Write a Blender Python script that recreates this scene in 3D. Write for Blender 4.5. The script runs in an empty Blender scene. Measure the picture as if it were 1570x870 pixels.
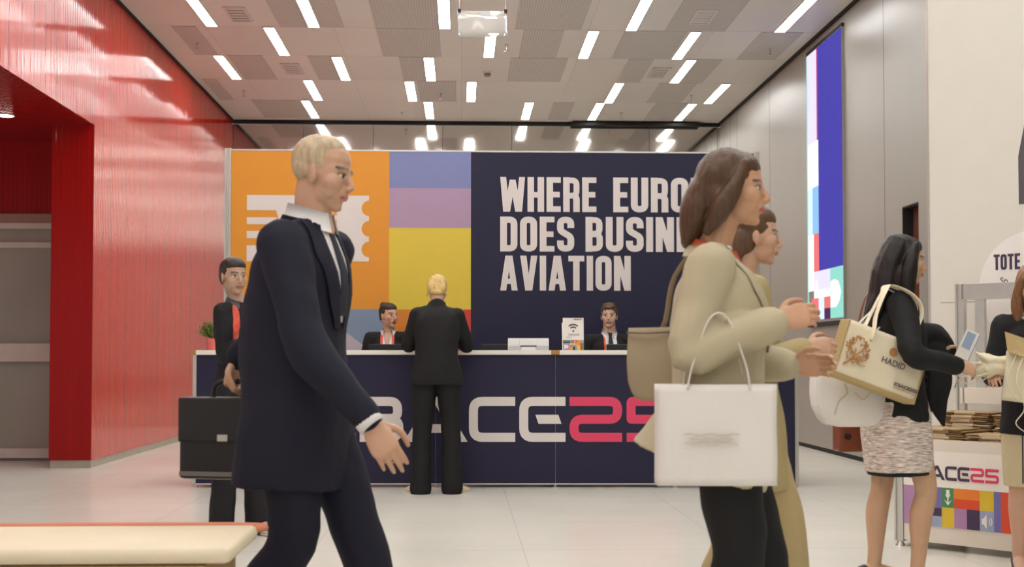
import bpy, bmesh, math, random
from mathutils import Vector as V, Matrix as M, noise, Euler
from mathutils.bvhtree import BVHTree
random.seed(7)
scn = bpy.context.scene
COL = scn.collection
PI = math.pi
# ------------------------------------------------------------------ camera, world, exposure
cd = bpy.data.cameras.new('camera'); cam = bpy.data.objects.new('camera', cd); COL.objects.link(cam)
cam.location = (0, 0, 1.087)
cam.rotation_euler = (PI/2 + math.atan(61/1950), 0, -math.atan(78/1950))
cd.sensor_width = 36; cd.lens = 36*1950/1570; cd.shift_y = 52/1570; cd.clip_end = 200
cd.dof.use_dof = True; cd.dof.focus_distance = 10.5; cd.dof.aperture_fstop = 5.6
scn.camera = cam
w = bpy.data.worlds.new('hall_light'); scn.world = w; w.use_nodes = True
w.node_tree.nodes['Background'].inputs[0].default_value = (1.0, .98, .95, 1)
w.node_tree.nodes['Background'].inputs[1].default_value = 0.34
scn.view_settings.view_transform = 'Standard'; scn.view_settings.look = 'None'
scn.view_settings.exposure = 0.85; scn.view_settings.gamma = 1; scn.view_settings.use_curve_mapping = False
STRIP = 12.5          # radiance of the ceiling strips
# ------------------------------------------------------------------ materials
def srgb(r, g, b):
    f = lambda c: (c/255/12.92 if c/255 <= .04045 else ((c/255+.055)/1.055)**2.4)
    return (f(r), f(g), f(b), 1)
def mat(name, col, rough=.5, metal=0, var=.06, vscale=6, bump=0, bscale=60, stretch=(1, 1, 1), spec=.5, coat=0, emit=0, attr=None, sss=0):
    m = bpy.data.materials.new(name); m.use_nodes = True; nt = m.node_tree; N = nt.nodes; L = nt.links
    b = N['Principled BSDF']
    b.inputs['Roughness'].default_value = rough; b.inputs['Metallic'].default_value = metal
    b.inputs['Specular IOR Level'].default_value = spec
    if coat: b.inputs['Coat Weight'].default_value = coat; b.inputs['Coat Roughness'].default_value = .08
    tc = N.new('ShaderNodeTexCoord'); mp = N.new('ShaderNodeMapping'); mp.inputs['Scale'].default_value = stretch
    L.new(tc.outputs['Object'], mp.inputs[0])
    nz = N.new('ShaderNodeTexNoise'); nz.inputs['Scale'].default_value = vscale; nz.inputs['Detail'].default_value = 4
    L.new(mp.outputs[0], nz.inputs['Vector'])
    mr = N.new('ShaderNodeMapRange'); mr.inputs[1].default_value = .25; mr.inputs[2].default_value = .75
    mr.inputs[3].default_value = 1-var; mr.inputs[4].default_value = 1+var; L.new(nz.outputs[0], mr.inputs[0])
    mx = N.new('ShaderNodeMix'); mx.data_type = 'RGBA'; mx.blend_type = 'MULTIPLY'; mx.inputs[0].default_value = 1
    if attr:
        a = N.new('ShaderNodeAttribute'); a.attribute_name = attr; L.new(a.outputs['Color'], mx.inputs[6])
    else: mx.inputs[6].default_value = col
    L.new(mr.outputs[0], mx.inputs[7]); L.new(mx.outputs[2], b.inputs['Base Color'])
    m['mix'] = mx.name
    if sss: b.inputs['Subsurface Weight'].default_value = sss; b.inputs['Subsurface Radius'].default_value = (.012, .005, .003)
    if emit: L.new(mx.outputs[2], b.inputs['Emission Color']); b.inputs['Emission Strength'].default_value = emit
    if bump:
        n2 = N.new('ShaderNodeTexNoise'); n2.inputs['Scale'].default_value = bscale; n2.inputs['Detail'].default_value = 5
        L.new(mp.outputs[0], n2.inputs['Vector'])
        bp = N.new('ShaderNodeBump'); bp.inputs['Strength'].default_value = bump; bp.inputs['Distance'].default_value = .004
        L.new(n2.outputs[0], bp.inputs['Height']); L.new(bp.outputs[0], b.inputs['Normal'])
    return m
def node_math(nt, op, a, b=None, c=None):
    n = nt.nodes.new('ShaderNodeMath'); n.operation = op
    for i, x in enumerate((a, b, c)):
        if x is None: continue
        if isinstance(x, (int, float)): n.inputs[i].default_value = x
        else: nt.links.new(x, n.inputs[i])
    return n.outputs[0]
def seam(nt, xyz, axis, period, off, width):     # 1 on a thin line every `period`
    f = node_math(nt, 'FRACT', node_math(nt, 'DIVIDE', node_math(nt, 'SUBTRACT', xyz.outputs[axis], off), period))
    return node_math(nt, 'LESS_THAN', f, width/period)
def darken(m, mask, fac):                         # multiply the base colour by fac where mask is 1
    nt = m.node_tree; mx = nt.nodes[m['mix']]; b = nt.nodes['Principled BSDF']
    src = b.inputs['Base Color'].links[0].from_socket
    n = nt.nodes.new('ShaderNodeMix'); n.data_type = 'RGBA'; nt.links.new(mask, n.inputs[0]); n.blend_type = 'MULTIPLY'
    nt.links.new(src, n.inputs[6]); n.inputs[7].default_value = (fac, fac, fac, 1)
    nt.links.new(n.outputs[2], b.inputs['Base Color'])
def sepxyz(m):
    nt = m.node_tree; s = nt.nodes.new('ShaderNodeSeparateXYZ'); tc = nt.nodes.new('ShaderNodeTexCoord')
    nt.links.new(tc.outputs['Object'], s.inputs[0]); return s
# ------------------------------------------------------------------ object helpers
def link(name, me, m=None, parent=None):
    o = bpy.data.objects.new(name, me); COL.objects.link(o)
    if m is not None: me.materials.append(m)
    if parent: o.parent = parent
    return o
def tag(o, label=None, cat=None, group=None, kind=None):
    for k, x in (('label', label), ('category', cat), ('group', group), ('kind', kind)):
        if x: o[k] = x
    return o
def thing(name, label, cat, loc=(0, 0, 0), rz=0, group=None, rot=None):
    o = bpy.data.objects.new(name, None); COL.objects.link(o); o.empty_display_size = .1
    o.location = loc; o.rotation_euler = rot or (0, 0, rz)
    return tag(o, label, cat, group)
def dup(root, loc=None, rot=None, label=None, group=None):
    def cp(o, par):
        c = o.copy(); COL.objects.link(c)
        if par: c.parent = par
        for ch in o.children: cp(ch, c)
        return c
    r = cp(root, None)
    if loc is not None: r.location = loc
    if rot is not None: r.rotation_euler = rot
    if label: r['label'] = label
    if group: r['group'] = group
    return r
class Sol:                                        # collects shapes for one mesh
    def __init__(s): s.v = []; s.f = []; s.mi = []
    def add(s, vs, fs, mi=0):
        b = len(s.v); s.v += [V(x) for x in vs]; s.f += [tuple(b+i for i in f) for f in fs]; s.mi += [mi]*len(fs)
    def box(s, lo, hi, R=None, o=None, mi=0, bev=0):
        bm = bmesh.new(); bmesh.ops.create_cube(bm, size=1)
        lo = V(lo); hi = V(hi); d = hi-lo; c = (lo+hi)/2
        for x in bm.verts: x.co = V((x.co.x*d.x, x.co.y*d.y, x.co.z*d.z))+c
        if bev: bmesh.ops.bevel(bm, geom=bm.edges[:], offset=bev, segments=2, affect='EDGES', profile=.6)
        bm.verts.index_update()
        vs = [x.co.copy() for x in bm.verts]; fs = [[x.index for x in f.verts] for f in bm.faces]; bm.free()
        if R is not None: vs = [R @ x for x in vs]
        if o is not None: vs = [x+V(o) for x in vs]
        s.add(vs, fs, mi); return s
    def ell(s, c, r, R=None, n=16):
        vs = []; fs = []; c = V(c); m = n//2
        for i in range(1, m):
            t = PI*i/m
            for j in range(n):
                p = 2*PI*j/n; q = V((r[0]*math.sin(t)*math.cos(p), r[1]*math.sin(t)*math.sin(p), r[2]*math.cos(t)))
                vs.append((R @ q if R is not None else q)+c)
        for q in (V((0, 0, r[2])), V((0, 0, -r[2]))): vs.append((R @ q if R is not None else q)+c)
        k = (m-1)*n
        for i in range(m-2):
            for j in range(n): fs.append((i*n+j, (i+1)*n+j, (i+1)*n+(j+1) % n, i*n+(j+1) % n))
        for j in range(n):
            fs.append((k, j, (j+1) % n)); fs.append((k+1, (m-2)*n+(j+1) % n, (m-2)*n+j))
        s.add(vs, fs); return s
    def tube(s, pts, rad, lat=None, n=16, sub=4, cap='round', e=1.0, closed=False, flat0=False):
        P = [V(p) for p in pts]; R = [(r, r) if isinstance(r, (int, float)) else tuple(r) for r in (rad if isinstance(rad, list) else [rad]*len(P))]
        Lt = None
        if lat is not None: Lt = [V(x) for x in lat] if isinstance(lat, list) else [V(lat)]*len(P)
        k = len(P); pp = []; rr = []; ll = []
        def cr(a, b, c, d, t): return .5*((2*b)+(c-a)*t+(2*a-5*b+4*c-d)*t*t+(3*b-a-3*c+d)*t**3)
        segs = k if closed else k-1
        for i in range(segs):
            g = (lambda j: j % k) if closed else (lambda j: max(0, min(k-1, j)))
            a, b, c, d = g(i-1), g(i), g(i+1), g(i+2)
            for q in range(sub):
                t = q/sub
                pp.append(cr(P[a], P[b], P[c], P[d], t))
                rr.append(tuple(max(1e-4, cr(R[a][z], R[b][z], R[c][z], R[d][z], t)) for z in (0, 1)))
                if Lt: ll.append(Lt[b].lerp(Lt[c], t))
        if not closed:
            pp.append(P[-1]); rr.append(R[-1])
            if Lt: ll.append(Lt[-1])
        K = len(pp); rings = []; prev = None
        for i in range(K):
            if closed: t = pp[(i+1) % K]-pp[i-1]
            else: t = pp[min(K-1, i+1)]-pp[max(0, i-1)]
            if t.length < 1e-9: t = V((0, 0, 1))
            t.normalize()
            a = ll[i] if Lt else (prev if prev is not None else (V((0, 1, 0)) if abs(t.y) < .9 else V((1, 0, 0))))
            a = a-t*a.dot(t)
            if a.length < 1e-6: a = t.orthogonal()
            a.normalize(); prev = a; f = a.cross(t)
            rings.append((pp[i], a, f, rr[i], t))
        def ring(c, a, f, r):
            out = []
            for j in range(n):
                p = 2*PI*j/n; cs, sn = math.cos(p), math.sin(p)
                cs = math.copysign(abs(cs)**e, cs); sn = math.copysign(abs(sn)**e, sn)
                out.append(c+a*(r[1]*cs)+f*(r[0]*sn))
            return out
        vs = []; nr = 0; full = []
        if not closed and cap == 'round' and not flat0:
            c, a, f, r, t = rings[0]; q = min(r)
            for th in (1.2, .6): full.append((c-t*q*math.sin(th), a, f, (r[0]*math.cos(th), r[1]*math.cos(th))))
        full += [(c, a, f, r) for c, a, f, r, t in rings]
        if not closed and cap == 'round':
            c, a, f, r, t = rings[-1]; q = min(r)
            for th in (.6, 1.2): full.append((c+t*q*math.sin(th), a, f, (r[0]*math.cos(th), r[1]*math.cos(th))))
        for x in full: vs += ring(*x)
        nr = len(full); fs = []
        for i in range(nr if closed else nr-1):
            i2 = (i+1) % nr
            for j in range(n): fs.append((i*n+j, i2*n+j, i2*n+(j+1) % n, i*n+(j+1) % n))
        if not closed and cap:
            vs += [full[0][0], full[-1][0]]; b = nr*n
            for j in range(n):
                fs.append((b, j, (j+1) % n)); fs.append((b+1, (nr-1)*n+(j+1) % n, (nr-1)*n+j))
        s.add(vs, fs); return s
    def prism(s, poly, o, ux, uy, h, mi=0):       # 2-D polygon on a plane, thickness h along ux x uy
        o = V(o); ux = V(ux); uy = V(uy); nn = ux.cross(uy).normalized(); k = len(poly)
        area = sum(poly[i][0]*poly[(i+1) % k][1]-poly[(i+1) % k][0]*poly[i][1] for i in range(k))
        if area < 0: poly = poly[::-1]
        a = [o+ux*p[0]+uy*p[1] for p in poly]; b = [x+nn*h for x in a]
        s.add(a+b, [tuple(range(k, 2*k)), tuple(range(k-1, -1, -1))]+[(i, (i+1) % k, k+(i+1) % k, k+i) for i in range(k)], mi); return s
    def mesh(s, name, smooth=False):
        me = bpy.data.meshes.new(name); me.from_pydata([tuple(x) for x in s.v], [], s.f); me.update()
        if any(s.mi): me.polygons.foreach_set('material_index', s.mi)
        if smooth: me.polygons.foreach_set('use_smooth', [True]*len(me.polygons))
        return me
    def build(s, name, m=None, parent=None, smooth=False):
        return link(name, s.mesh(name, smooth), m, parent)
    def remesh(s, name, m, parent, vox=.008, sm=4, fold=0, ff=(9, 9, 4), paint=None, seed=0):
        o = s.build('tmp', None); md = o.modifiers.new('r', 'REMESH'); md.mode = 'VOXEL'; md.voxel_size = vox; md.adaptivity = 0
        if sm: q = o.modifiers.new('s', 'SMOOTH'); q.factor = .5; q.iterations = sm
        dg = bpy.context.evaluated_depsgraph_get(); me = bpy.data.meshes.new_from_object(o.evaluated_get(dg)); me.name = name
        old = o.data; bpy.data.objects.remove(o); bpy.data.meshes.remove(old)
        if fold:
            nn = [x.normal.copy() for x in me.vertices]; so = V((seed*3.1, seed*1.7, seed*.9))
            for x, n_ in zip(me.vertices, nn):
                c = x.co; q = V((c.x*ff[0], c.y*ff[1], c.z*ff[2]))+so
                x.co = c+n_*(fold*(noise.noise(q)+.5*noise.noise(q*2.1)))
        me.polygons.foreach_set('use_smooth', [True]*len(me.polygons))
        if paint:
            at = me.color_attributes.new('skin', 'FLOAT_COLOR', 'POINT')
            for i, x in enumerate(me.vertices): at.data[i].color = paint(x.co)
        me.materials.clear()
        return link(name, me, m, parent)
def bx(name, m, lo, hi, parent=None, bev=.0):
    return Sol().box(lo, hi, bev=bev).build(name, m, parent)
def sheet(targets, rows, name, m, parent, off=.004, thick=.003, yaw=0, nx=6, ny=6, start=.7, c=(0, 0)):
    """A cloth strip laid on the front of other meshes: rows of (y, z), cast along -forward."""
    bvs = []
    for t in targets:
        me = t.data; bvs.append(BVHTree.FromPolygons([x.co for x in me.vertices], [p.vertices for p in me.polygons]))
    fw = V((math.cos(yaw), math.sin(yaw), 0)); lt = V((-math.sin(yaw), math.cos(yaw), 0)); cc = V((c[0], c[1], 0))
    R = []
    for i in range(len(rows)-1):
        for q in range(ny if i < len(rows)-2 else ny+1):
            t = q/ny; a = rows[i]; b = rows[i+1]; R.append([(pa[0]+(pb[0]-pa[0])*t, pa[1]+(pb[1]-pa[1])*t) for pa, pb in zip(a, b)])
    G = []; last = 0
    for r in R:
        g = []
        for i in range(len(r)-1):
            for q in range(nx if i < len(r)-2 else nx+1):
                t = q/nx; y = r[i][0]+(r[i+1][0]-r[i][0])*t; z = r[i][1]+(r[i+1][1]-r[i][1])*t
                o = cc+fw*start+lt*y+V((0, 0, z)); best = None
                for bv in bvs:
                    h = bv.ray_cast(o, -fw, start*1.6)
                    if h[0] is not None and (best is None or h[3] < best): best = h[3]
                if best is None: best = start-last
                last = start-best
                g.append(o-fw*(best-off))
        G.append(g)
    vs = []; fs = []; W = len(G[0]); Hn = len(G)
    for g in G: vs += g
    for g in G: vs += [x-fw*thick for x in g]
    k = W*Hn
    for i in range(Hn-1):
        for j in range(W-1):
            a, b, c_, d = i*W+j, i*W+j+1, (i+1)*W+j+1, (i+1)*W+j
            fs.append((a, d, c_, b)); fs.append((k+a, k+b, k+c_, k+d))
    bd = [(0, j) for j in range(W)]+[(i, W-1) for i in range(1, Hn)]+[(Hn-1, j) for j in range(W-2, -1, -1)]+[(i, 0) for i in range(Hn-2, 0, -1)]
    bi = [i*W+j for i, j in bd]
    for a, b in zip(bi, bi[1:]+bi[:1]): fs.append((a, b, k+b, k+a))
    S = Sol(); S.add(vs, fs); return S.build(name, m, parent, smooth=True)
# ------------------------------------------------------------------ lettering
def stroke(pts, wd, closed=False):
    P = [V((p[0], p[1])) for p in pts]; k = len(P); A = []; B = []
    for i in range(k):
        if closed or 0 < i < k-1:
            d0 = (P[i]-P[i-1]).normalized(); d1 = (P[(i+1) % k]-P[i]).normalized()
            n0 = V((-d0.y, d0.x)); n1 = V((-d1.y, d1.x)); mt = (n0+n1).normalized(); q = wd/2/max(.3, mt.dot(n0))
        else:
            d = (P[1]-P[0]) if i == 0 else (P[i]-P[i-1]); d.normalize(); mt = V((-d.y, d.x)); q = wd/2
        A.append(P[i]+mt*q); B.append(P[i]-mt*q)
    out = []
    for i in range(k if closed else k-1):
        j = (i+1) % k; a, b, c, d = A[i], A[j], B[j], B[i]; tv = P[j]-P[i]
        if (b-a).dot(tv) < 0: a = b = (a+b)/2
        if (c-d).dot(tv) < 0: c = d = (c+d)/2
        q = [tuple(a), tuple(b), tuple(c), tuple(d)]; q = [x for z, x in enumerate(q) if (V(x)-V(q[z-1])).length > 1e-6]
        out.append(q)
    return out
def rnd(pts, r, n=5, closed=False):               # rounds the corners of a polyline; points are (x, y) or (x, y, radius)
    out = []; k = len(pts)
    for i, p in enumerate(pts):
        rr = p[2] if len(p) > 2 else r
        if (not closed and i in (0, k-1)) or rr == 0: out.append(p[:2]); continue
        a = V(pts[i-1][:2]); b = V(p[:2]); c = V(pts[(i+1) % k][:2]); d0 = (a-b).normalized(); d1 = (c-b).normalized()
        s0 = b+d0*rr; s1 = b+d1*rr
        for q in range(n+1):
            t = q/n; out.append(tuple(s0*(1-t)**2+b*2*t*(1-t)+s1*t*t))
    return out
def rect(x0, y0, x1, y1): return [(x0, y0), (x1, y0), (x1, y1), (x0, y1)]
def arc(cx, cy, r, a0, a1, n=16): return [(cx+r*math.cos(a0+(a1-a0)*i/n), cy+r*math.sin(a0+(a1-a0)*i/n)) for i in range(n+1)]
def glyph(ch, w=.46, s=.18):
    h = s/2; r = .13; xl, xr = h, w-h
    I = rect(0, 0, s, 1)
    if ch == 'I': return s, [I]
    if ch == 'H': return w, [I, rect(w-s, 0, w, 1), rect(s, .41, w-s, .57)]
    if ch == 'E': return w*.86, [I, rect(s, .84, w*.86, 1), rect(s, .42, w*.8, .58), rect(s, 0, w*.86, .16)]
    if ch == 'T': return w*.98, [rect(w*.49-h, 0, w*.49+h, .84), rect(0, .84, w*.98, 1)]
    if ch == 'O': return w, stroke(rnd([(xl, h), (xr, h), (xr, 1-h), (xl, 1-h)], r, closed=True), s, True)
    if ch == 'U': return w, stroke(rnd([(xl, 1), (xl, h), (xr, h), (xr, 1)], r), s)
    if ch == 'C': return w, stroke(rnd([(xr, .65), (xr, 1-h), (xl, 1-h), (xl, h), (xr, h), (xr, .35)], r), s)
    if ch == 'D': return w, [I]+stroke(rnd([(s, 1-h, 0), (xr, 1-h), (xr, h), (s, h, 0)], r), s)
    if ch == 'P': return w, [I]+stroke(rnd([(s, 1-h, 0), (xr, 1-h), (xr, .42), (s, .42, 0)], .13), s*.92)
    if ch == 'R': return w, [I]+stroke(rnd([(s, 1-h, 0), (xr, 1-h), (xr, .47), (s, .47, 0)], .13), s*.9)+stroke(rnd([(xr-.06, .47), (xr, .40), (xr, 0)], .05), s)
    if ch == 'B': return w, [I]+stroke(rnd([(s, 1-h, 0), (xr-.01, 1-h), (xr-.01, .52), (s, .52, 0)], .13), s*.9)+stroke(rnd([(s, .50, 0), (xr, .50), (xr, h), (s, h, 0)], .13), s*.9)
    if ch == 'S': return w, stroke(rnd([(xr, .68), (xr, 1-h), (xl, 1-h), (xl, .60, .08), (xr, .42, .08), (xr, h), (xl, h), (xl, .32)], r), s)
    if ch == 'N': return w*1.04, [I, rect(w*1.04-s, 0, w*1.04, 1), [(.02, 1), (s, 1), (w*1.04-.02, 0), (w*1.04-s, 0)]]
    if ch == 'A': return w*1.08, [[(0, 0), (s*.95, 0), (w*.54+.06, 1), (w*.54-.1, 1)], [(w*1.08, 0), (w*1.08-s*.95, 0), (w*.54-.06, 1), (w*.54+.1, 1)], rect(.14, .19, w*1.08-.14, .34)]
    if ch == 'V': return w*1.06, [[(0, 1), (s*.98, 1), (w*.53+.06, 0), (w*.53-.1, 0)], [(w*1.06, 1), (w*1.06-s*.98, 1), (w*.53-.06, 0), (w*.53+.1, 0)]]
    if ch == 'W':
        W = w*1.5; q = W/2
        return W, [[(0, 1), (s*.9, 1), (q*.5+.1, 0), (q*.5-.09, 0)], [(q-.08, .92), (q+.08, .92), (q*.5+.1, 0), (q*.5-.08, 0)],
                   [(q-.08, .92), (q+.08, .92), (q*1.5+.08, 0), (q*1.5-.1, 0)], [(W, 1), (W-s*.9, 1), (q*1.5-.1, 0), (q*1.5+.09, 0)]]
    return .2, []
def text_polys(txt, height, gap=.07, space=.2, w=.46, s=.18, width=None):
    x = 0; out = []
    for ch in txt:
        if ch == ' ': x += space; continue
        wd, ps = glyph(ch, w, s); out += [[(p[0]+x, p[1]) for p in q] for q in ps]; x += wd+gap
    x -= gap; k = (width/x) if width else height
    return [[(p[0]*k, p[1]*height) for p in q] for q in out]
def logo_polys(part):                              # the wide squared lettering, cap height 1
    s = .2; h = .1; r = .2; out = []
    def E(x, mid): 
        p = [[(a+x, b) for a, b in q] for q in stroke(rnd([(1.03, 1-h), (h, 1-h), (h, h), (1.03, h)], r), s)]
        if mid: p.append([(x+.36, .6), (x+.87, .6), (x+.94, .4), (x+.43, .4)])
        return p
    if part == 'EBACE':
        out += E(0, True)
        out += [[(a+1.12, b) for a, b in q] for q in stroke(rnd([(0, 1-h), (.84, 1-h), (.84, .52, .16), (.2, .52, 0)], .18), s)]
        out += [[(a+1.12, b) for a, b in q] for q in stroke(rnd([(.24, .48, 0), (.87, .48, .16), (.87, h), (0, h)], .18), s)]
        a0 = 2.1
        out += [[(a0, 0), (a0+.25, 0), (a0+.80, 1), (a0+.60, 1)], [(a0+1.42, 0), (a0+1.17, 0), (a0+.60, 1), (a0+.82, 1)], rect(a0+.36, .2, a0+1.08, .39)]
        out += E(3.55, False); out += E(4.67, True)
    else:
        x = 5.79
        out += [[(a+x, b) for a, b in q] for q in stroke(rnd([(0, 1-h), (1.07, 1-h), (1.07, .5), (h, .5), (h, h), (1.17, h, 0)], .18), s)]
        x = 7.06
        out += [[(a+x, b) for a, b in q] for q in stroke(rnd([(1.15, 1-h), (h, 1-h, .05), (h, .5, .02), (1.05, .5), (1.05, h), (0, h, 0)], .18), s)]
    return out
def scale_polys(ps, k, dx=0, dy=0, ky=None): return [[(p[0]*k+dx, p[1]*(ky or k)+dy) for p in q] for q in ps]
def plate(name, m, polys, o, ux, uy, h, parent=None):
    S = Sol()
    for i, q in enumerate(polys): S.prism(q, o, ux, uy, h+i*3e-5)
    return S.build(name, m, parent)
def font_text(name, txt, size, m, o, ux, uy, parent, bold=False):
    cu = bpy.data.curves.new('t', 'FONT'); cu.body = txt; cu.size = size; cu.extrude = .0006; cu.resolution_u = 3
    ob = bpy.data.objects.new('t', cu); COL.objects.link(ob)
    me = bpy.data.meshes.new_from_object(ob.evaluated_get(bpy.context.evaluated_depsgraph_get())); bpy.data.objects.remove(ob)
    ux = V(ux).normalized(); uy = V(uy).normalized(); nn = ux.cross(uy)
    for x in me.vertices: x.co = V(o)+ux*x.co.x+uy*x.co.y+nn*x.co.z
    me.materials.clear(); return link(name, me, m, parent)
# ------------------------------------------------------------------ the hall
XL, XR, YB, HC, YF = -3.62, 4.15, 20.15, 4.84, -4.0
YC = 12.65                                         # near corner of the red wall
m_floor = mat('stone_floor', srgb(226, 223, 212), .22, var=.05, vscale=1.2, spec=.4)
nt = m_floor.node_tree; s_ = sepxyz(m_floor)
ln = node_math(nt, 'MAXIMUM', seam(nt, s_, 1, 1.185, 7.19, .006), seam(nt, s_, 0, 1.185, .35, .004)); darken(m_floor, ln, .72)
m_ceil = mat('ceiling_metal', srgb(222, 221, 214), .38, var=.03, vscale=.8, spec=.4)
nt = m_ceil.node_tree; s_ = sepxyz(m_ceil)
cx = nt.nodes.new('ShaderNodeCombineXYZ')
nt.links.new(node_math(nt, 'FLOOR', node_math(nt, 'DIVIDE', s_.outputs[0], .727)), cx.inputs[0])
nt.links.new(node_math(nt, 'FLOOR', node_math(nt, 'DIVIDE', node_math(nt, 'SUBTRACT', s_.outputs[1], .73), 1.37)), cx.inputs[1])
wn = nt.nodes.new('ShaderNodeTexWhiteNoise'); nt.links.new(cx.outputs[0], wn.inputs[0])
darken(m_ceil, node_math(nt, 'MULTIPLY', wn.outputs[0], .18), .55)
darken(m_ceil, node_math(nt, 'MAXIMUM', seam(nt, s_, 1, 1.37, .727, .008), seam(nt, s_, 0, 1.454, .0, .004)), .6)
m_perf = mat('perforated_ceiling', srgb(196, 194, 187), .5, var=.03)
nt = m_perf.node_tree; s_ = sepxyz(m_perf); darken(m_perf, seam(nt, s_, 0, .03, 0, .012), .8)
m_black = mat('black_gap', srgb(18, 17, 17), .7)
m_strip = mat('light_diffuser', (1, 1, .975, 1), .5, var=.005, emit=STRIP)
m_white = mat('white_paint', srgb(226, 220, 212), .45, var=.02)
def red_mat(name, col, period, coat=.12, rough=.10):
    m = mat(name, col, rough, var=.10, vscale=3, stretch=(3, 3, .15), spec=.42 if coat > .1 else .2, coat=coat)
    nt = m.node_tree; s = sepxyz(m); b = nt.nodes['Principled BSDF']
    xy = node_math(nt, 'ADD', s.outputs[0], s.outputs[1])
    wv = node_math(nt, 'SINE', node_math(nt, 'MULTIPLY', xy, 2*PI/period))
    n2 = nt.nodes.new('ShaderNodeTexNoise'); n2.inputs['Scale'].default_value = 7; tc = nt.nodes.new('ShaderNodeTexCoord'); mp = nt.nodes.new('ShaderNodeMapping')
    mp.inputs['Scale'].default_value = (1, 1, .04); nt.links.new(tc.outputs['Object'], mp.inputs[0]); nt.links.new(mp.outputs[0], n2.inputs['Vector'])
    hgt = node_math(nt, 'ADD', wv, node_math(nt, 'MULTIPLY', n2.outputs[0], 4))
    bp = nt.nodes.new('ShaderNodeBump'); bp.inputs['Strength'].default_value = 1; bp.inputs['Distance'].default_value = period*.018
    nt.links.new(hgt, bp.inputs['Height']); nt.links.new(bp.outputs[0], b.inputs['Normal']); nt.links.new(bp.outputs[0], b.inputs['Coat Normal'])
    ad = nt.nodes.new('ShaderNodeSeparateXYZ'); nt.links.new(tc.outputs['Object'], ad.inputs[0])
    darken(m, seam(nt, ad, 1, .3, .05, .014), .5)
    return m
m_red = red_mat('red_fluted_glass', srgb(196, 44, 22), .032)
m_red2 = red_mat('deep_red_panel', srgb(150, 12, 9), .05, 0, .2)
m_mirror = mat('polished_panel', (.62, .59, .55, 1), .07, metal=1, var=.02, vscale=2)
m_wall = mat('grey_metal_panel', srgb(146, 142, 133), .33, var=.03, vscale=1.5, stretch=(1, 1, .2), spec=.4)
m_alu = mat('aluminium', srgb(200, 197, 190), .35, metal=.8, var=.04, vscale=20)
m_skirt = mat('brushed_skirting', srgb(176, 166, 150), .4, metal=.3)
m_brown = mat('brown_red_reflection', srgb(112, 66, 52), .12, var=.06, vscale=2)  # brown niche panel, reflection of the red wall mixed into its base colour
m_door = mat('frosted_door', srgb(150, 138, 126), .25, var=.06, vscale=2)
m_rail = mat('door_rail', srgb(200, 182, 172), .35)
st = lambda o: tag(o, kind='structure')
st(bx('floor', m_floor, (-8.5, YF, -.1), (XR+.3, YB+.3, 0)))
cl = st(bx('ceiling', m_ceil, (XL-.4, YF, HC), (XR+.3, YB+.3, HC+.2)))
ROW = dict(A=14.43, B=15.80, C=17.18, D=18.56, E=19.93); RP = 1.375
dark = dict(A=[(-2.06, -1.33), (-.98, -.26), (.61, 1.37), (2.33, 3.03)], B=[(-3.29, -3.01), (-.98, -.25), (1.88, 2.61), (3.46, 3.95), (.71, 1.18)],
            C=[(-2.91, -2.48), (-1.92, -1.63), (-.78, -.48), (.62, 1.34), (2.11, 2.43), (2.95, 3.29)], D=[(-3.5, -3.3), (-.6, -.07), (2.72, 3.23)], E=[(-3.07, -2.35), (1.36, 1.67), (2.88, 3.35)])
for r, ls in dark.items():
    for a, b in ls: bx('perforated_panel', m_perf, (a, ROW[r]-RP+.01, HC-.006), (b, ROW[r]-.01, HC+.01), cl)
# left: red wall with its opening, soffit, reveal
S = Sol().box((XL-.41, YC, .075), (XL, YB+.02, HC)).box((XL-.41, YF, 3.38), (XL, YC, HC))
wl = st(S.build('wall_left', m_red))
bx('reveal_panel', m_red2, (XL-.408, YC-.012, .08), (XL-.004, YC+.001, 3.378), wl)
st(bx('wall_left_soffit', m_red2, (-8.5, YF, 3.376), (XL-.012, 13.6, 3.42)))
b_ = Sol().box((XL-.40, YC+.015, 0), (XL-.008, YB, .075)); st(b_.build('baseboard_left', m_skirt))
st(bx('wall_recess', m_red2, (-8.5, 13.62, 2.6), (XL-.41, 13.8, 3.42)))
d1 = st(bx('door_1', m_door, (-8.5, 13.62, 0), (XL-.41, 13.72, 2.6)))
bx('door_head', m_rail, (-8.5, 13.56, 2.44), (XL-.41, 13.62, 2.5), d1); bx('door_head', m_rail, (-8.5, 13.58, 2.24), (XL-.41, 13.62, 2.3), d1)
bx('door_head', mat('door_top_panel', srgb(150, 105, 92), .3), (-8.5, 13.57, 2.5), (XL-.41, 13.62, 2.6), d1)
bx('push_bar', m_rail, (-8.5, 13.54, 1.04), (XL-.41, 13.62, 1.23), d1); bx('kick_rail', m_rail, (-8.5, 13.55, .03), (XL-.41, 13.62, .13), d1)
sp = thing('downlight', 'small round recessed spotlight in the dark red soffit of the opening', 'ceiling light', (-4.31, 12.15, 3.376))
Sol().tube([(0, 0, -.006), (0, 0, .0)], .085, n=32, sub=1, cap='flat').build('trim_ring', m_white, sp)
Sol().tube([(0, 0, -.009), (0, 0, -.006)], .068, n=32, sub=1, cap='flat').build('lamp_lens', mat('spot_lens', (1, .93, .82, 1), .5, emit=9), sp)
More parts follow.
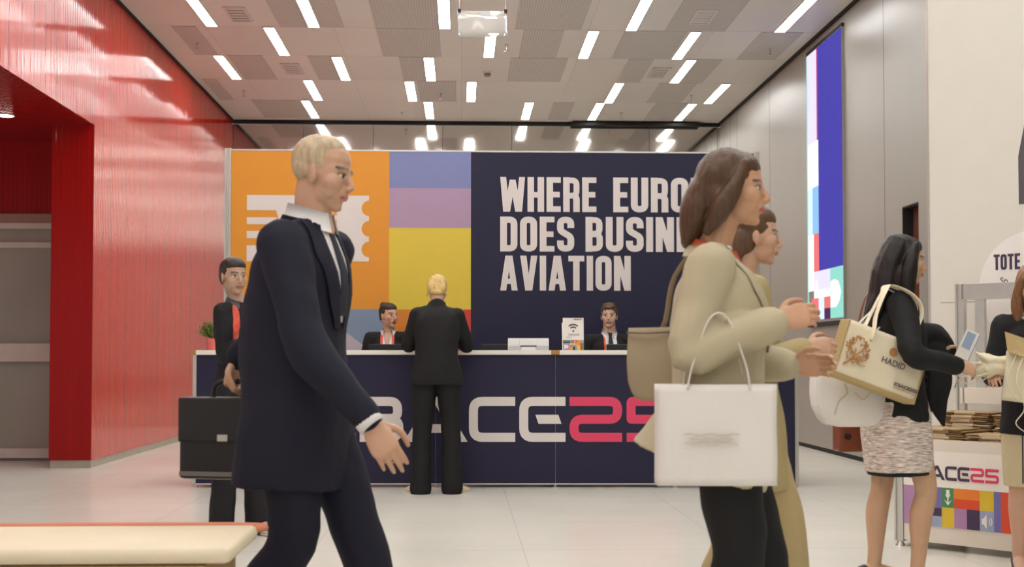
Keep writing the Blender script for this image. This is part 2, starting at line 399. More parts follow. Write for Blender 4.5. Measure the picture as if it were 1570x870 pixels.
# back: polished panels with dark head joint
wb = st(bx('wall_back', m_mirror, (XL, YB, 0), (XR, YB+.1, HC-.07)))
for i in range(8): bx('panel_joint', m_black, (XL+.02+i*1.1, YB-.002, 0), (XL+.026+i*1.1, YB, HC-.07), wb)
st(bx('trim_1', m_black, (XL, YB-.02, HC-.05), (XR, YB+.1, HC)))
st(bx('trim_2', m_black, (1.75, YB-.16, HC-.075), (XR-.35, YB-.02, HC-.03)))
st(bx('trim_3', m_black, (XL-.005, YF, HC-.02), (XL+.03, YB, HC)))
st(bx('trim_4', m_black, (XR-.035, YF, HC-.03), (XR+.005, YB, HC)))
# right: grey panels, the niche, dark shadow gap at the foot
S = Sol().box((XR, YF, .05), (XR+.3, 11.36, HC)).box((XR, 11.79, .05), (XR+.3, YB, HC)).box((XR, 11.36, 2.5), (XR+.3, 11.79, HC)).box((XR, 11.36, .05), (XR+.3, 11.79, 1.3))
wr = st(S.build('wall_right', m_wall))
bx('niche_back', m_brown, (XR+.10, 11.36, 1.3), (XR+.2, 11.79, 2.5), wr)
bx('niche_jamb', m_black, (XR+.002, 11.775, 1.3), (XR+.1, 11.79, 2.5), wr); bx('niche_head', m_black, (XR+.002, 11.36, 2.485), (XR+.1, 11.79, 2.5), wr)
for y in (19.4, 18.93, 16.9, 12.27, 10.92, 9.2, 7.5): bx('panel_joint', m_black, (XR-.001, y, .05), (XR+.002, y+.007, HC), wr)
st(bx('baseboard_right', m_black, (XR+.01, YF, 0), (XR+.3, YB, .05)))
# ------------------------------------------------------------------ ceiling strips, vents, sprinklers
m_house = mat('light_housing', srgb(190, 180, 165), .5)
def strip(label, x, y1, group):
    t = thing('ceiling_light', label, 'ceiling light', (x, y1-RP/2, HC), 0, group)
    S = Sol(); a = .068; l = RP/2-.012
    S.box((-a, -l, -.012), (-a+.008, l, .0)).box((a-.008, -l, -.012), (a, l, .0)).box((-a, l-.012, -.012), (a, l, 0)).box((-a, -l, -.012), (a, -l+.012, 0))
    S.build('housing', m_house, t); bx('diffuser', m_strip, (-a+.008, -l+.012, -.008), (a-.008, l-.012, -.001), t); return t
LX = dict(A=[-2.82, -1.67, -.19, 1.94, 3.66], B=[-2.19, .34, 1.52, 2.70], C=[-3.02, -1.56, -.41, 2.90], D=[-2.08, -.71, .14, 2.16, 3.63], E=[-2.28, -.49, 1.0, 2.05, 3.42])
RN = dict(A='row cut by the photo top', B='second row back', C='third row back', D='fourth row back', E='row nearest the polished wall')
NM = {4: ['first', 'second', 'third', 'last'], 5: ['first', 'second', 'third', 'fourth', 'last']}
proto = None
for r in 'ABCDE':
    for i, x in enumerate(LX[r]):
        lb = 'ceiling strip light in the %s, %s from the red wall' % (RN[r], NM[len(LX[r])][i])
        if proto is None: proto = strip(lb, x, ROW[r], 'strip lights in the ceiling')
        else: dup(proto, (x, ROW[r]-RP/2, HC), label=lb)
y = ROW['A']-RP
for k in range(12):
    for i, x in enumerate(LX['BDACE'[k % 5]]): dup(proto, (x, y-RP/2, HC), label='ceiling strip light over the hall, nearer than the photo shows', group='strip lights nearer than the photo shows')
    y -= RP
m_vent = mat('vent_grey', srgb(206, 203, 196), .5); m_slat = mat('vent_slot', srgb(140, 136, 128), .6)
vp = None
for x, y, lb in [(-2.44, 13.9, 'square louvred ceiling vent near the red wall, close to the top of the photo'), (-2.2, 16.53, 'small square ceiling vent near the red wall, third row back'),
              (2.66, 13.8, 'square louvred ceiling vent on the right, close to the top of the photo'), (2.6, 16.56, 'small square ceiling vent on the right, third row back')]:
    if vp is None:
        vp = thing('ceiling_vent', lb, 'air vent', (x, y, HC), 0, 'vents in the ceiling')
        Sol().box((-.12, -.3, -.012), (.12, -.27, 0)).box((-.12, .27, -.012), (.12, .3, 0)).box((-.12, -.3, -.012), (-.09, .3, 0)).box((.09, -.3, -.012), (.12, .3, 0)).build('frame', m_vent, vp)
        bx('backing', m_slat, (-.09, -.27, -.003), (.09, .27, 0), vp)
        for k in range(5): bx('slat', m_vent, (-.09, -.25+k*.11, -.009), (.09, -.19+k*.11, -.003), vp)
    else: dup(vp, (x, y, HC), label=lb)
sq = None
for x, y, lb in [(-3.15, 15.2, 'ceiling sprinkler nearest the red wall, second row back'), (-3.06, 17.93, 'ceiling sprinkler by the red wall, fourth row back'), (-.29, 18.0, 'ceiling sprinkler near the middle, fourth row back'), (-.91, 19.42, 'ceiling sprinkler near the middle, last row'),
              (.54, 15.14, 'ceiling sprinkler just behind the hanging clear panel'), (3.29, 17.99, 'ceiling sprinkler on the right, fourth row back'), (2.45, 19.33, 'ceiling sprinkler on the right, last row'), (3.74, 15.18, 'ceiling sprinkler in the purple-lit panel by the tall screen')]:
    if sq is None:
        sq = thing('sprinkler', lb, 'sprinkler', (x, y, HC), 0, 'sprinklers in the ceiling')
        S = Sol().tube([(0, 0, 0), (0, 0, -.045)], .008, n=8, sub=1, cap='flat').tube([(0, -.018, -.045), (0, -.014, -.07), (0, 0, -.085), (0, .014, -.07), (0, .018, -.045), (0, 0, -.035)], .004, n=6, sub=2, closed=True)
        S.build('pipe', m_alu, sq); Sol().tube([(0, 0, -.086), (0, 0, -.09)], .03, n=12, sub=1, cap='flat').build('deflector', m_alu, sq)
        Sol().tube([(0, 0, -.006), (0, 0, 0)], .03, n=14, sub=1, cap='flat').build('rosette', m_alu, sq)
    else: dup(sq, (x, y, HC), label=lb)
sd = thing('smoke_detector', 'small round smoke detector on the ceiling beyond the hanging clear panel', 'smoke detector', (.34, 16.58, HC))
Sol().tube([(0, 0, 0), (0, 0, -.03)], [.062, .06], n=24, sub=1, cap='flat').build('base', m_white, sd); Sol().tube([(0, 0, -.03), (0, 0, -.06), (0, 0, -.07)], [.045, .045, .03], n=20, sub=1, cap='flat').build('sensor', m_slat, sd)
m_clear = mat('clear_acrylic', (.93, .92, .9, 1), .06, var=.01); b = m_clear.node_tree.nodes['Principled BSDF']
b.inputs['Transmission Weight'].default_value = .75; b.inputs['IOR'].default_value = 1.25
hs = thing('hanging_panel', 'blank clear acrylic panel hanging from the ceiling', 'hanging sign', (.20, 12.0, 4.13))
S = Sol(); nx = 16
for i in range(nx+1):
    u = i/nx; yy = .01*math.sin(u*7)
    for z in (0, .08, .17, .25): S.v.append(V((-.235+.47*u, yy*(1-z*3), z)))
S.f += [(i*4+j, (i+1)*4+j, (i+1)*4+j+1, i*4+j+1) for i in range(nx) for j in range(3)]
o = S.build('panel', m_clear, hs, True); md = o.modifiers.new('t', 'SOLIDIFY'); md.thickness = .006
for x in (-.22, .22): Sol().tube([(x, 0, .25), (x, 0, HC-4.13)], .003, n=8, sub=1, cap='flat').build('hanging_wire', m_alu, hs); bx('clip', m_black, (x-.015, -.012, .235), (x+.015, .012, .265), hs)
# ------------------------------------------------------------------ tall screen on the right wall
led = thing('wall_screen', 'tall glowing LED wall screen showing blue and pastel blocks', 'screen', (XR, 14.25, 1.5))
WL, HL = 1.40, 3.17
bx('screen_case', m_wall, (-.03, -WL/2-.008, -.01), (.02, WL/2+.008, HL+.008), led); bx('lower_ledge', m_black, (-.035, -WL/2-.008, -.06), (.02, WL/2+.008, -.01), led); bx('upper_gap', m_black, (-.032, -WL/2-.008, HL+.008), (.02, WL/2+.008, HL+.05), led)
def emi(name, c, s):
    m = mat(name, srgb(*c), .4, var=.02, emit=s*.60, spec=0); i = m.node_tree.nodes['Principled BSDF'].inputs['Base Color']
    m.node_tree.links.remove(i.links[0]); i.default_value = (.012, .012, .014, 1); return m
E_blue = emi('screen_blue', (72, 66, 170), 1.0); E_lav = emi('screen_lavender', (222, 214, 245), 1.15); E_cream = emi('screen_cream', (250, 246, 232), 1.3); E_sky = emi('screen_sky', (140, 190, 235), 1.1)
E_pink = emi('screen_coral', (240, 120, 120), 1.0); E_teal = emi('screen_mint', (150, 220, 205), 1.0); E_mag = emi('screen_magenta', (190, 60, 150), .8); E_wh = emi('screen_white', (255, 255, 255), 1.4); E_pur = emi('screen_plum', (90, 50, 95), .8); E_lb = emi('screen_pale_blue', (205, 225, 250), 1.2)
def cell(name, m, u0, z0, u1, z1, lift=0):    # u from the far (left) edge towards the viewer
    return Sol().prism(rect(u0*WL, z0, u1*WL, z1), (-.03, WL/2, 0), (0, -1, 0), (0, 0, 1), .004+lift).build(name, m, led)
for a in [('colour_block', E_blue, .35, .58, 1, HL), ('colour_block', E_lav, .02, 2.10, .31, HL), ('colour_block', E_mag, .31, 2.10, .35, HL), ('colour_block', E_cream, .03, 1.57, .35, 2.10), ('colour_block', E_sky, .17, 1.02, .35, 1.57), ('colour_block', E_lb, .03, 1.02, .17, 1.57),
          ('colour_block', E_pink, .2, .58, .35, 1.02), ('colour_block', E_cream, .03, .36, .2, 1.02), ('colour_block', E_lav, .2, .36, .66, .58), ('colour_block', E_teal, .66, .02, 1, .58), ('colour_block', E_wh, .2, .27, .66, .36), ('colour_block', E_lb, .33, .02, .49, .27), ('colour_block', E_pink, .49, .14, .66, .27),
          ('colour_block', E_pur, .49, .02, .66, .14), ('colour_block', E_pink, .12, .02, .33, .27), ('colour_block', E_teal, 0, .02, .03, HL)]: cell(*a)
ic = [(.68, .14), (.82, .14), (.90, .2), (.95, .30), (.88, .42), (.78, .45), (.68, .43)]
Sol().prism([(p[0]*WL, p[1]) for p in ic], (-.03, WL/2, 0), (0, -1, 0), (0, 0, 1), .007).build('icon', E_wh, led)
Sol().prism([(.24*WL, .36), (.32*WL, .36), (.30*WL, .46), (.27*WL, .48)], (-.03, WL/2, 0), (0, -1, 0), (0, 0, 1), .007).build('icon', E_wh, led)
# ------------------------------------------------------------------ printed backdrop wall
m_navy = mat('navy_print', srgb(36, 34, 60), .5, var=.03, spec=.3); m_or = mat('orange_print', srgb(222, 145, 36), .5, var=.02); m_blu = mat('blue_print', srgb(124, 130, 178), .5, var=.02)
m_lil = mat('lilac_print', srgb(172, 142, 170), .5, var=.02); m_yel = mat('yellow_print', srgb(220, 192, 62), .5, var=.02); m_gb = mat('grey_blue_print', srgb(126, 143, 168), .5, var=.02)
m_org2 = mat('deep_orange_print', srgb(212, 128, 40), .5, var=.02); m_rd = mat('red_print', srgb(205, 58, 40), .5, var=.02); m_let = mat('white_print', srgb(222, 212, 208), .5, var=.02); m_lav = mat('pale_lavender_print', srgb(190, 176, 186), .5, var=.02)
YW = 12.15; bw = thing('backdrop_wall', 'printed backdrop wall behind the desk with colour blocks and large white slogan', 'display wall', (0, YW, 0))
bx('panel_core', m_white, (-2.186, .004, 0), (2.82, .06, 3.055), bw)
def block(m, x0, z0, x1, z1): plate('colour_block', m, [rect(x0, z0, x1, z1)], (0, .004, 0), (1, 0, 0), (0, 0, 1), .004, bw)
block(m_navy, .092, .02, 2.82, 3.055); block(m_or, -2.186, 1.545, -.688, 3.055); block(m_blu, -.688, 2.705, .092, 3.055); block(m_lil, -.688, 2.323, .092, 2.705); block(m_yel, -.688, 1.542, .092, 2.323)
block(m_or, -2.186, .8, -1.45, 1.545); block(m_gb, -1.45, .8, -.688, 1.545); block(m_org2, -.688, .8, -.2, 1.542); block(m_rd, -.2, .8, .092, 1.542); block(m_lil, -2.186, .02, .092, .8)
plate('icon', m_lav, [[(-1.35, 1.55), (-1.25, 1.44), (-.93, 1.20), (-.93, 1.06), (-1.35, 1.06)]], (0, 0, 0), (1, 0, 0), (0, 0, 1), .002, bw)
# ticket icon: outline with bites, slots and perforations as gaps
tx = lambda p: -2.186+(p-355)*1.498/242; tz = lambda p: 3.067-(p-229)/160.2
T = []
T.append(rect(tx(379), tz(322), tx(511), tz(299))); T.append(rect(tx(379), tz(343.6), tx(424), tz(333))); T.append(rect(tx(379), tz(365), tx(424), tz(354))); T.append(rect(tx(379), tz(388), tx(424), tz(376)))
T.append([(tx(424), tz(322)), (tx(511), tz(322)), (tx(511), tz(400)), (tx(424), tz(400)), (tx(424), tz(343.6)), (tx(427), tz(333)), (tx(423.5), tz(322))])
T.append(rect(tx(379), tz(400), tx(424), tz(388)))
ys = [299, 305.5, 313.5, 322, 329.5, 337.5, 345.5, 354, 361.5, 370, 378, 386, 394, 400]
for i in range(0, len(ys)-1, 2): T.append(rect(tx(511), tz(ys[i+1]), tx(516.5), tz(ys[i])))
ed = [(tx(516.5), tz(299)), (tx(566), tz(299))]
for c in (318.6, 350, 381.7): ed += [(tx(566+12*math.cos(a)*.95), tz(c-12*math.sin(a))) for a in [PI/2+PI*i/14 for i in range(15)]]
ed += [(tx(566), tz(400)), (tx(516.5), tz(400))]; T.append(ed)
plate('ticket_icon', m_let, T, (0, 0, 0), (1, 0, 0), (0, 0, 1), .002, bw)
for txt, z, wd in [('WHERE EUROPE', 2.482, 2.26), ('DOES BUSINESS', 2.10, 2.21), ('AVIATION', 1.725, 1.255)]:
    if txt == 'WHERE EUROPE': ps = text_polys('WHERE', .335, width=.925)+scale_polys(text_polys('EUROPE', .335, width=1.09), 1, 1.088)
    elif txt == 'DOES BUSINESS': ps = text_polys('DOES', .335, width=.71)+scale_polys(text_polys('BUSINESS', .335, width=1.415), 1, .82)
    else: ps = text_polys(txt, .335, width=wd)
    plate('lettering', m_let, ps, (.373, 0, z), (1, 0, 0), (0, 0, 1), .002, bw)
for x in (-2.216, 2.855):
    S = Sol().box((x-.03, -.02, 0), (x-.012, .07, 3.075)).box((x-.006, -.02, 0), (x+.006, .07, 3.075)).box((x+.012, -.02, 0), (x+.03, .07, 3.075)).box((x-.025, -.005, 0), (x+.025, .06, 3.07)); S.build('edge_post', m_alu, bw)
bx('top_rail', m_alu, (-2.186, -.004, 3.055), (2.825, .064, 3.07), bw)
# ------------------------------------------------------------------ reception counter (local x along the front, y into the depth)
m_top = mat('white_worktop', srgb(235, 230, 222), .3, var=.02); m_wood = mat('beech_edge', srgb(170, 125, 66), .45, var=.12, vscale=12); m_pink = mat('pink_print', srgb(222, 62, 100), .5, var=.02)
RC = -math.atan2(.2, 5)
ct = thing('reception_counter', 'long navy reception counter with white worktop and huge white and pink lettering', 'counter', (-2.21, 10.74, 0), RC)
for i in range(5):
    bx('front_panel', m_navy, (i+.0008, 0, .035), (i+.9992, .02, 1.105), ct)
for i in range(6):
    x = i; bx('upright', m_alu, (x-.012, .004, .03), (x+.012, .03, 1.105), ct) if 0 < i < 5 else bx('upright', m_alu, (x-.03 if i == 0 else x, -.006, .03), (x if i == 0 else x+.03, .034, 1.105), ct)
    Sol().tube([(x, .016, 0), (x, .016, .008), (x, .016, .012), (x, .016, .036)], [.022, .022, .01, .01], n=14, sub=1, cap='flat').build('foot', m_alu, ct)
bx('bottom_rail', m_alu, (0, -.003, .024), (5, .03, .036), ct); 
for x in (0, 4.98): bx('side_panel', m_navy, (x, .02, .035), (x+.02, .62, 1.105), ct)
bx('worktop', m_top, (.0, -.03, 1.107), (3.0-.035, .33, 1.145), ct, .003); bx('worktop', m_top, (3.035, -.03, 1.107), (5.03, .33, 1.145), ct, .003)
for x in (-.05, 2.966): bx('edge_block', m_wood, (x, -.03, 1.107), (x+(.049 if x < 0 else .068), .33, 1.145), ct, .003)
bx('desk_shelf', m_top, (.02, .3, .78), (4.98, .74, .81), ct)
k = .375; x0 = 1.755-1.12*k+.0
x0 = 3.138-5.79*k-.02
for nm, m in (('EBACE', m_let), ('25', m_pink)): plate('lettering', m, scale_polys(logo_polys(nm), k, x0, .38), (0, 0, 0), (1, 0, 0), (0, 0, 1), .002, ct)
def on_ct(x, y, z=1.146): return (-2.21+x*math.cos(RC)-y*math.sin(RC), 10.74+x*math.sin(RC)+y*math.cos(RC), z)
# monitors behind the counter
m_scr = mat('black_plastic', srgb(22, 22, 24), .35, var=.04)
def monitor(x, lb, wd=.56):
    t = thing('monitor', lb, 'monitor', on_ct(x, .56, .81), RC+PI, 'monitors behind the counter')
    bx('screen', m_scr, (-wd/2, -.02, .09), (wd/2, .018, .392), t, .006); bx('display', mat('dark_glass', srgb(30, 34, 42), .12), (-wd/2+.012, -.022, .104), (wd/2-.012, -.019, .38), t)
    Sol().tube([(0, .03, 0), (0, .04, .12), (0, .025, .2)], [(.012, .03)]*3, lat=(1, 0, 0), n=10).build('stand', m_scr, t); bx('base', m_scr, (-.11, -.06, 0), (.11, .09, .012), t, .004); return t
monitor(1.66, 'black monitor in front of the seated woman with red lips'); monitor(2.62, 'black monitor just right of the blonde customer', .5); monitor(3.72, 'black monitor in front of the man with the tie', .5)
# printer
m_pr = mat('printer_white', srgb(232, 232, 232), .4, var=.02); m_prg = mat('printer_grey', srgb(196, 194, 192), .45)
pr = thing('printer', 'small white printer sitting on the worktop', 'printer', on_ct(2.775, .16), RC)
bx('body', m_pr, (-.172, -.13, .0), (.172, .14, .092), pr, .008); bx('front_band', m_prg, (-.170, -.134, .004), (.170, -.128, .036), pr)
bx('paper_slot', m_black, (-.068, -.136, .026), (.068, -.129, .038), pr); bx('paper', m_pr, (-.058, -.16, .0), (.058, -.135, .027), pr)
bx('lid', m_pr, (-.172, -.12, .092), (.172, .14, .1), pr, .003)
for x in (-.075, .072): bx('joint', m_prg, (x, -.131, .038), (x+.002, -.129, .09), pr)
# wifi sign
m_card = mat('white_card', srgb(232, 226, 218), .5); m_ink = mat('dark_ink', srgb(52, 46, 56), .5)
ws = thing('counter_sign', 'upright white card sign with wifi symbol on the worktop', 'sign', on_ct(3.155, .08), RC)
R_ = M.Rotation(-.12, 3, 'X'); Sol().box((-.088, 0, 0), (.088, .004, .275), R=R_).build('card', m_card, ws); Sol().box((-.088, 0, 0), (.088, .003, .26), R=M.Rotation(-.42, 3, 'X'), o=(0, .14, 0)).build('back_leg', m_card, ws)
uy = R_ @ V((0, 0, 1)); ux = V((1, 0, 0)); od = R_ @ V((0, -.0005, 0))
def wsp(nm, m, ps, h=.0012): return plate(nm, m, ps, od, ux, uy, h, ws)
W = [arc(0, .162, .008, 0, 2*PI, 14)[:-1]]
for r in (.034, .056): W += stroke(arc(0, .162, r, PI/2-.75, PI/2+.75, 12), .011)
wsp('wifi_symbol', m_ink, W)
font_text('lettering', 'WIFI NAME', .019, m_ink, od+ux*-.042+uy*.124+V((0, -.001, 0)), ux, uy, ws); font_text('lettering', 'password', .011, m_ink, od+ux*-.058+uy*.106+V((0, -.001, 0)), ux, uy, ws)
plate('logo', m_ink, scale_polys(logo_polys('EBACE'), .0085, .004, .258), od, ux, uy, .0012, ws); plate('logo', m_pink, scale_polys(logo_polys('25'), .0085, .004, .258), od, ux, uy, .0012, ws)
m_grn = mat('green_print', srgb(76, 138, 90), .5); 
for a, b, c, d, m in [(-.088, .07, -.03, .086, m_grn), (-.088, .06, -.03, .07, m_navy), (-.088, 0, -.03, .06, m_lil), (-.03, .06, -.005, .086, m_blu), (-.005, .06, .028, .086, m_rd), (.028, .04, .058, .086, m_or), (.058, .06, .088, .086, m_lil), (-.03, .044, .028, .06, m_yel), (-.03, .028, .028, .044, m_gb),
                      (-.03, 0, -.004, .028, m_or), (-.004, 0, .012, .028, m_navy), (.012, 0, .03, .028, m_blu), (.03, 0, .058, .04, m_yel), (.058, 0, .074, .06, m_rd), (.074, 0, .088, .06, m_grn)]: wsp('colour_block', m, [rect(a, b, c, d)])
wsp('icon', m_card, [[(-.082, .012), (-.05, .018), (-.04, .03), (-.05, .042), (-.082, .048), (-.074, .03)], rect(.008, .066, .016, .08)], .0018)
# potted plant
m_pot = mat('coral_pot', srgb(226, 112, 104), .45, var=.04); m_leaf = mat('leaf', srgb(92, 112, 46), .5, var=.35, vscale=25); m_soil = mat('soil', srgb(60, 45, 35), .9)
pl = thing('potted_plant', 'small green plant in a coral pot on the left end of the worktop', 'plant', on_ct(.105, .13), RC)
Sol().tube([(0, 0, 0), (0, 0, .06), (0, 0, .078), (0, 0, .079), (0, 0, .1)], [.045, .054, .056, .062, .063], n=28, sub=1, cap='flat').build('pot', m_pot, pl, False)
Sol().tube([(0, 0, .098), (0, 0, .102)], .056, n=20, sub=1, cap='flat').build('soil', m_soil, pl)
S = Sol(); S2 = Sol()
for i in range(70):
    a = random.uniform(0, 2*PI); e = random.uniform(.25, 1.45); L_ = random.uniform(.08, .13); d = V((math.cos(a)*math.cos(e), math.sin(a)*math.cos(e), math.sin(e))); p0 = V((math.cos(a)*.02, math.sin(a)*.02, .1)); p1 = p0+d*L_
    S2.tube([p0, p0+d*L_*.5+V((0, 0, .008)), p1], .0018, n=5, sub=1)
    for q in range(5):
        t = .35+.16*q; c = p0+d*L_*t; b = random.uniform(0, 2*PI); sd_ = (V((math.cos(b), math.sin(b), .5))*.5+d).normalized()
        S.ell(c+sd_*.014, (.016, .008, .003), sd_.to_track_quat('X', 'Z').to_matrix(), 8)
S.build('foliage', m_leaf, pl, True); S2.build('stems', m_leaf, pl)
# ------------------------------------------------------------------ bag-collection cart and white booth wall on the right
m_booth = mat('booth_white', srgb(218, 213, 202), .5, var=.02); m_booth2 = mat('booth_disc', srgb(234, 228, 222), .5, var=.02); m_plum = mat('plum_print', srgb(66, 48, 78), .5)
AN = math.atan2(-.76, .65)
bwall = thing('booth_wall', 'tall cream booth wall with a pale round tote bag sign', 'display wall', (3.05, 8.15, 0), AN)
bx('panel', m_booth, (0, 0, 0), (1.5, .05, 4.3), bwall); bx('edge_post', m_alu, (-.012, -.004, 0), (0, .054, 4.3), bwall)
fr = lambda nm, m, ps, h: plate(nm, m, ps, (0, 0, 0), (1, 0, 0), (0, 0, 1), h, bwall)
fr('round_sign', m_booth2, [arc(.69, 1.51, .355, 0, 2*PI, 64)[:-1]], .004)
fr('lettering', m_plum, scale_polys(text_polys('TOTE', .098, width=.17), 1, .435, 1.63)+scale_polys(text_polys('B', .098), 1, .66, 1.63), .006)
font_text('lettering', 'Sp', .055, m_plum, (.475, -.006, 1.545), (1, 0, 0), (0, 0, 1), bwall)
m_dk = mat('dark_grey_print', srgb(84, 80, 84), .5); fr('large_letter', m_dk, [[(.60, 2.03), (.88, 2.03), (.88, 2.75), (.69, 2.75), (.60, 2.33)]], .003)
fr('joint', m_slat, [rect(.07, 1.436, 1.5, 1.44)], .001)
fr('joint', m_slat, [rect(.0, .985, 1.5, .988)], .001)
A2 = math.atan2(-.51, .44)
ca = thing('display_cart', 'white display cart with colourful printed front holding folded bags', 'cart', (2.535, 7.28, 0), A2)
CW, CD = .70, .74
m_cw = mat('cart_white', srgb(226, 216, 202), .45, var=.02); m_pw = mat('panel_white', srgb(240, 232, 222), .45, var=.02)
S = Sol()
for x in (0, CW):
    for nm, y, z in (('post', 0, .63), ('post', CD, 1.54)):
        S = Sol(); g = .022
        for a in (-1, 1): S.box((x+a*g-.006, y-.02, .03), (x+a*g+.006, y+.02, z))
        S.box((x-g, y-.012, .03), (x+g, y+.012, z)); S.build(nm, m_alu, ca)
        Sol().tube([(x, y, 0), (x, y, .03)], [.028, .014], n=12, sub=1, cap='flat').build('foot', m_alu, ca)
bx('front_panel', m_cw, (.03, -.012, .04), (CW-.03, .008, .62), ca); bx('print_board', m_pw, (.032, -.016, .135), (CW-.032, -.012, .555), ca)
bx('shelf', m_cw, (0, 0, .50), (CW, CD, .52), ca); bx('side_panel', m_cw, (-.012, .02, .04), (.0, CD-.02, .58), ca); bx('side_panel', m_cw, (CW, .02, .04), (CW+.012, CD-.02, .58), ca)
for nm, z0, z1 in (('back_rail', .80, .90), ('top_rail', 1.44, 1.54)): bx(nm, m_alu if z0 > 1 else m_cw, (0, CD-.02, z0), (CW, CD+.02, z1), ca, .003)
bx('back_panel', m_cw, (0, CD-.008, .52), (CW, CD+.006, .6), ca)
bx('mullion', m_alu, (.10, CD-.015, .9), (.16, CD+.015, 1.44), ca)
cp = lambda nm, m, ps, h=.002: plate(nm, m, ps, (.032, -.016, .135), (1, 0, 0), (0, 0, 1), h, ca)
PW = CW-.064; GH = .22
m_b2 = mat('periwinkle_print', srgb(118, 112, 172), .5); m_o2 = mat('bright_orange_print', srgb(232, 128, 42), .5); m_r2 = mat('bright_red_print', srgb(224, 78, 40), .5); m_y2 = mat('bright_yellow_print', srgb(222, 190, 48), .5); m_l2 = mat('orchid_print', srgb(174, 132, 172), .5); m_lb2 = mat('light_blue_print', srgb(156, 166, 196), .5)
for a, b, c, d, m in [(0, 0, .257, 1, m_l2), (.257, .47, .37, 1, m_b2), (.257, .26, .37, .47, m_plum), (.257, 0, .37, .26, m_lb2), (.37, .5, .487, 1, m_grn), (.37, 0, .487, .5, m_y2), (.487, .74, .723, 1, m_o2), (.487, .5, .723, .74, m_r2), (.487, 0, .605, .5, m_l2), (.605, 0, .723, .5, m_plum), (.723, .5, .85, 1, m_y2), (.723, 0, .85, .5, m_lb2), (.85, 0, .913, 1, m_b2), (.913, 0, 1, 1, m_r2)]:
    cp('colour_block', m, [rect(a*PW, b*GH, c*PW, d*GH)])
u = PW
cp('icon', m_pw, [rect(.415*u, .76*GH, .445*u, .95*GH), rect(.425*u, .58*GH, .435*u, .78*GH), [(.395*u, .70*GH), (.43*u, .56*GH), (.43*u, .62*GH)], [(.465*u, .70*GH), (.43*u, .56*GH), (.43*u, .62*GH)], rect(.408*u, .8*GH, .452*u, .84*GH)], .003)
cp('icon', m_pw, [[(.74*u, .17*GH), (.755*u, .17*GH), (.785*u, .06*GH), (.785*u, .42*GH), (.755*u, .31*GH), (.74*u, .31*GH)]]+stroke(arc(.785*u, .24*GH, .018, -.8, .8, 8), .005)+stroke(arc(.785*u, .24*GH, .03, -.8, .8, 8), .005), .003)
cp('icon', m_pw, [rect(.17*u, .3*GH, .2*u, .42*GH), [(.19*u, .3*GH), (.23*u, .3*GH), (.2*u, .5*GH)]], .003)
kk = PW*.87/8.25
cp('lettering', m_plum, scale_polys(logo_polys('EBACE'), kk, .02, .262, kk*1.18)); cp('lettering', m_pink, scale_polys(logo_polys('25'), kk, .02, .262, kk*1.18))
# folded paper-brown bags, stacked on the cart shelf
m_kr = [mat('kraft_cloth', srgb(168, 138, 98), .8, var=.12, vscale=20), mat('kraft_cloth_pale', srgb(206, 184, 148), .8, var=.1, vscale=20)]
def fbag(m, L_, D_, seed):
    S = Sol(); n = 10; th = .008; rows = []
    for lay in (0, 1):
        for i in range(n+1):
            x = (i/n-.5)*L_; z = .0012*math.sin(i*.9+seed)+.001
            for j in range(5):
                y = (j/4-.5)*D_; S.v.append(V((x+.003*math.sin(j*2+seed), y, z+lay*th)))
    for i in range(n):
        for j in range(4):
            a = i*5+j; S.f += [(a, a+1, a+6, a+5), (55+a, 55+a+5, 55+a+6, 55+a+1)]
    for i in range(n): S.f += [(i*5, i*5+5, 60+i*5, 55+i*5), (i*5+4, 59+i*5, 64+i*5, i*5+9)]
    for j in range(4): S.f += [(j, 55+j, 56+j, j+1), (50+j, 51+j, 106+j, 105+j)]
    return S
pb = []
for q in range(2):
    t = thing('folded_bag', 'folded brown bag in the stacks on the cart shelf', 'bag', (0, 0, 0), 0, 'folded bags stacked on the cart')
    fbag(m_kr[q], .30, .24, q*1.7+.4).build('bag_body', m_kr[q], t, True); S = Sol()
    S.tube([(-.06, -.119, .004), (-.05, -.128, .006), (.05, -.128, .006), (.06, -.119, .004)], [(.002, .008)]*4, lat=(0, 0, 1), n=6); S.build('handle', m_kr[1], t); pb.append(t)
used = [0, 0]
STK = [('left stack at the front', .19, .2, 13, .521), ('right stack at the front', .52, .18, 11, .521), ('left stack at the back', .19, .5, 20, .521), ('right stack at the back', .53, .5, 19, .521)]
for nm, x, y, n, z0 in STK:
    for i in range(n):
        q = 0 if random.random() < .85 else 1; r = A2+random.uniform(-.07, .07); xx = x+random.uniform(-.012, .012); yy = y+random.uniform(-.012, .012)
        z = z0+.003+i*.0122
        loc = (2.535+xx*math.cos(A2)-yy*math.sin(A2), 7.28+xx*math.sin(A2)+yy*math.cos(A2), z)
        lb = 'folded brown bag in the %s of the display cart' % nm
        if used[q] == 0: t = pb[q]; t.location = loc; t.rotation_euler = (0, 0, r); t['label'] = lb; used[q] = 1
        else: t = dup(pb[q], loc, (0, 0, r), lb)
        t['group'] = 'folded bags in the '+nm
        if i == n-1: t['label'] = 'folded brown bag lying topmost on the %s of the display cart' % nm
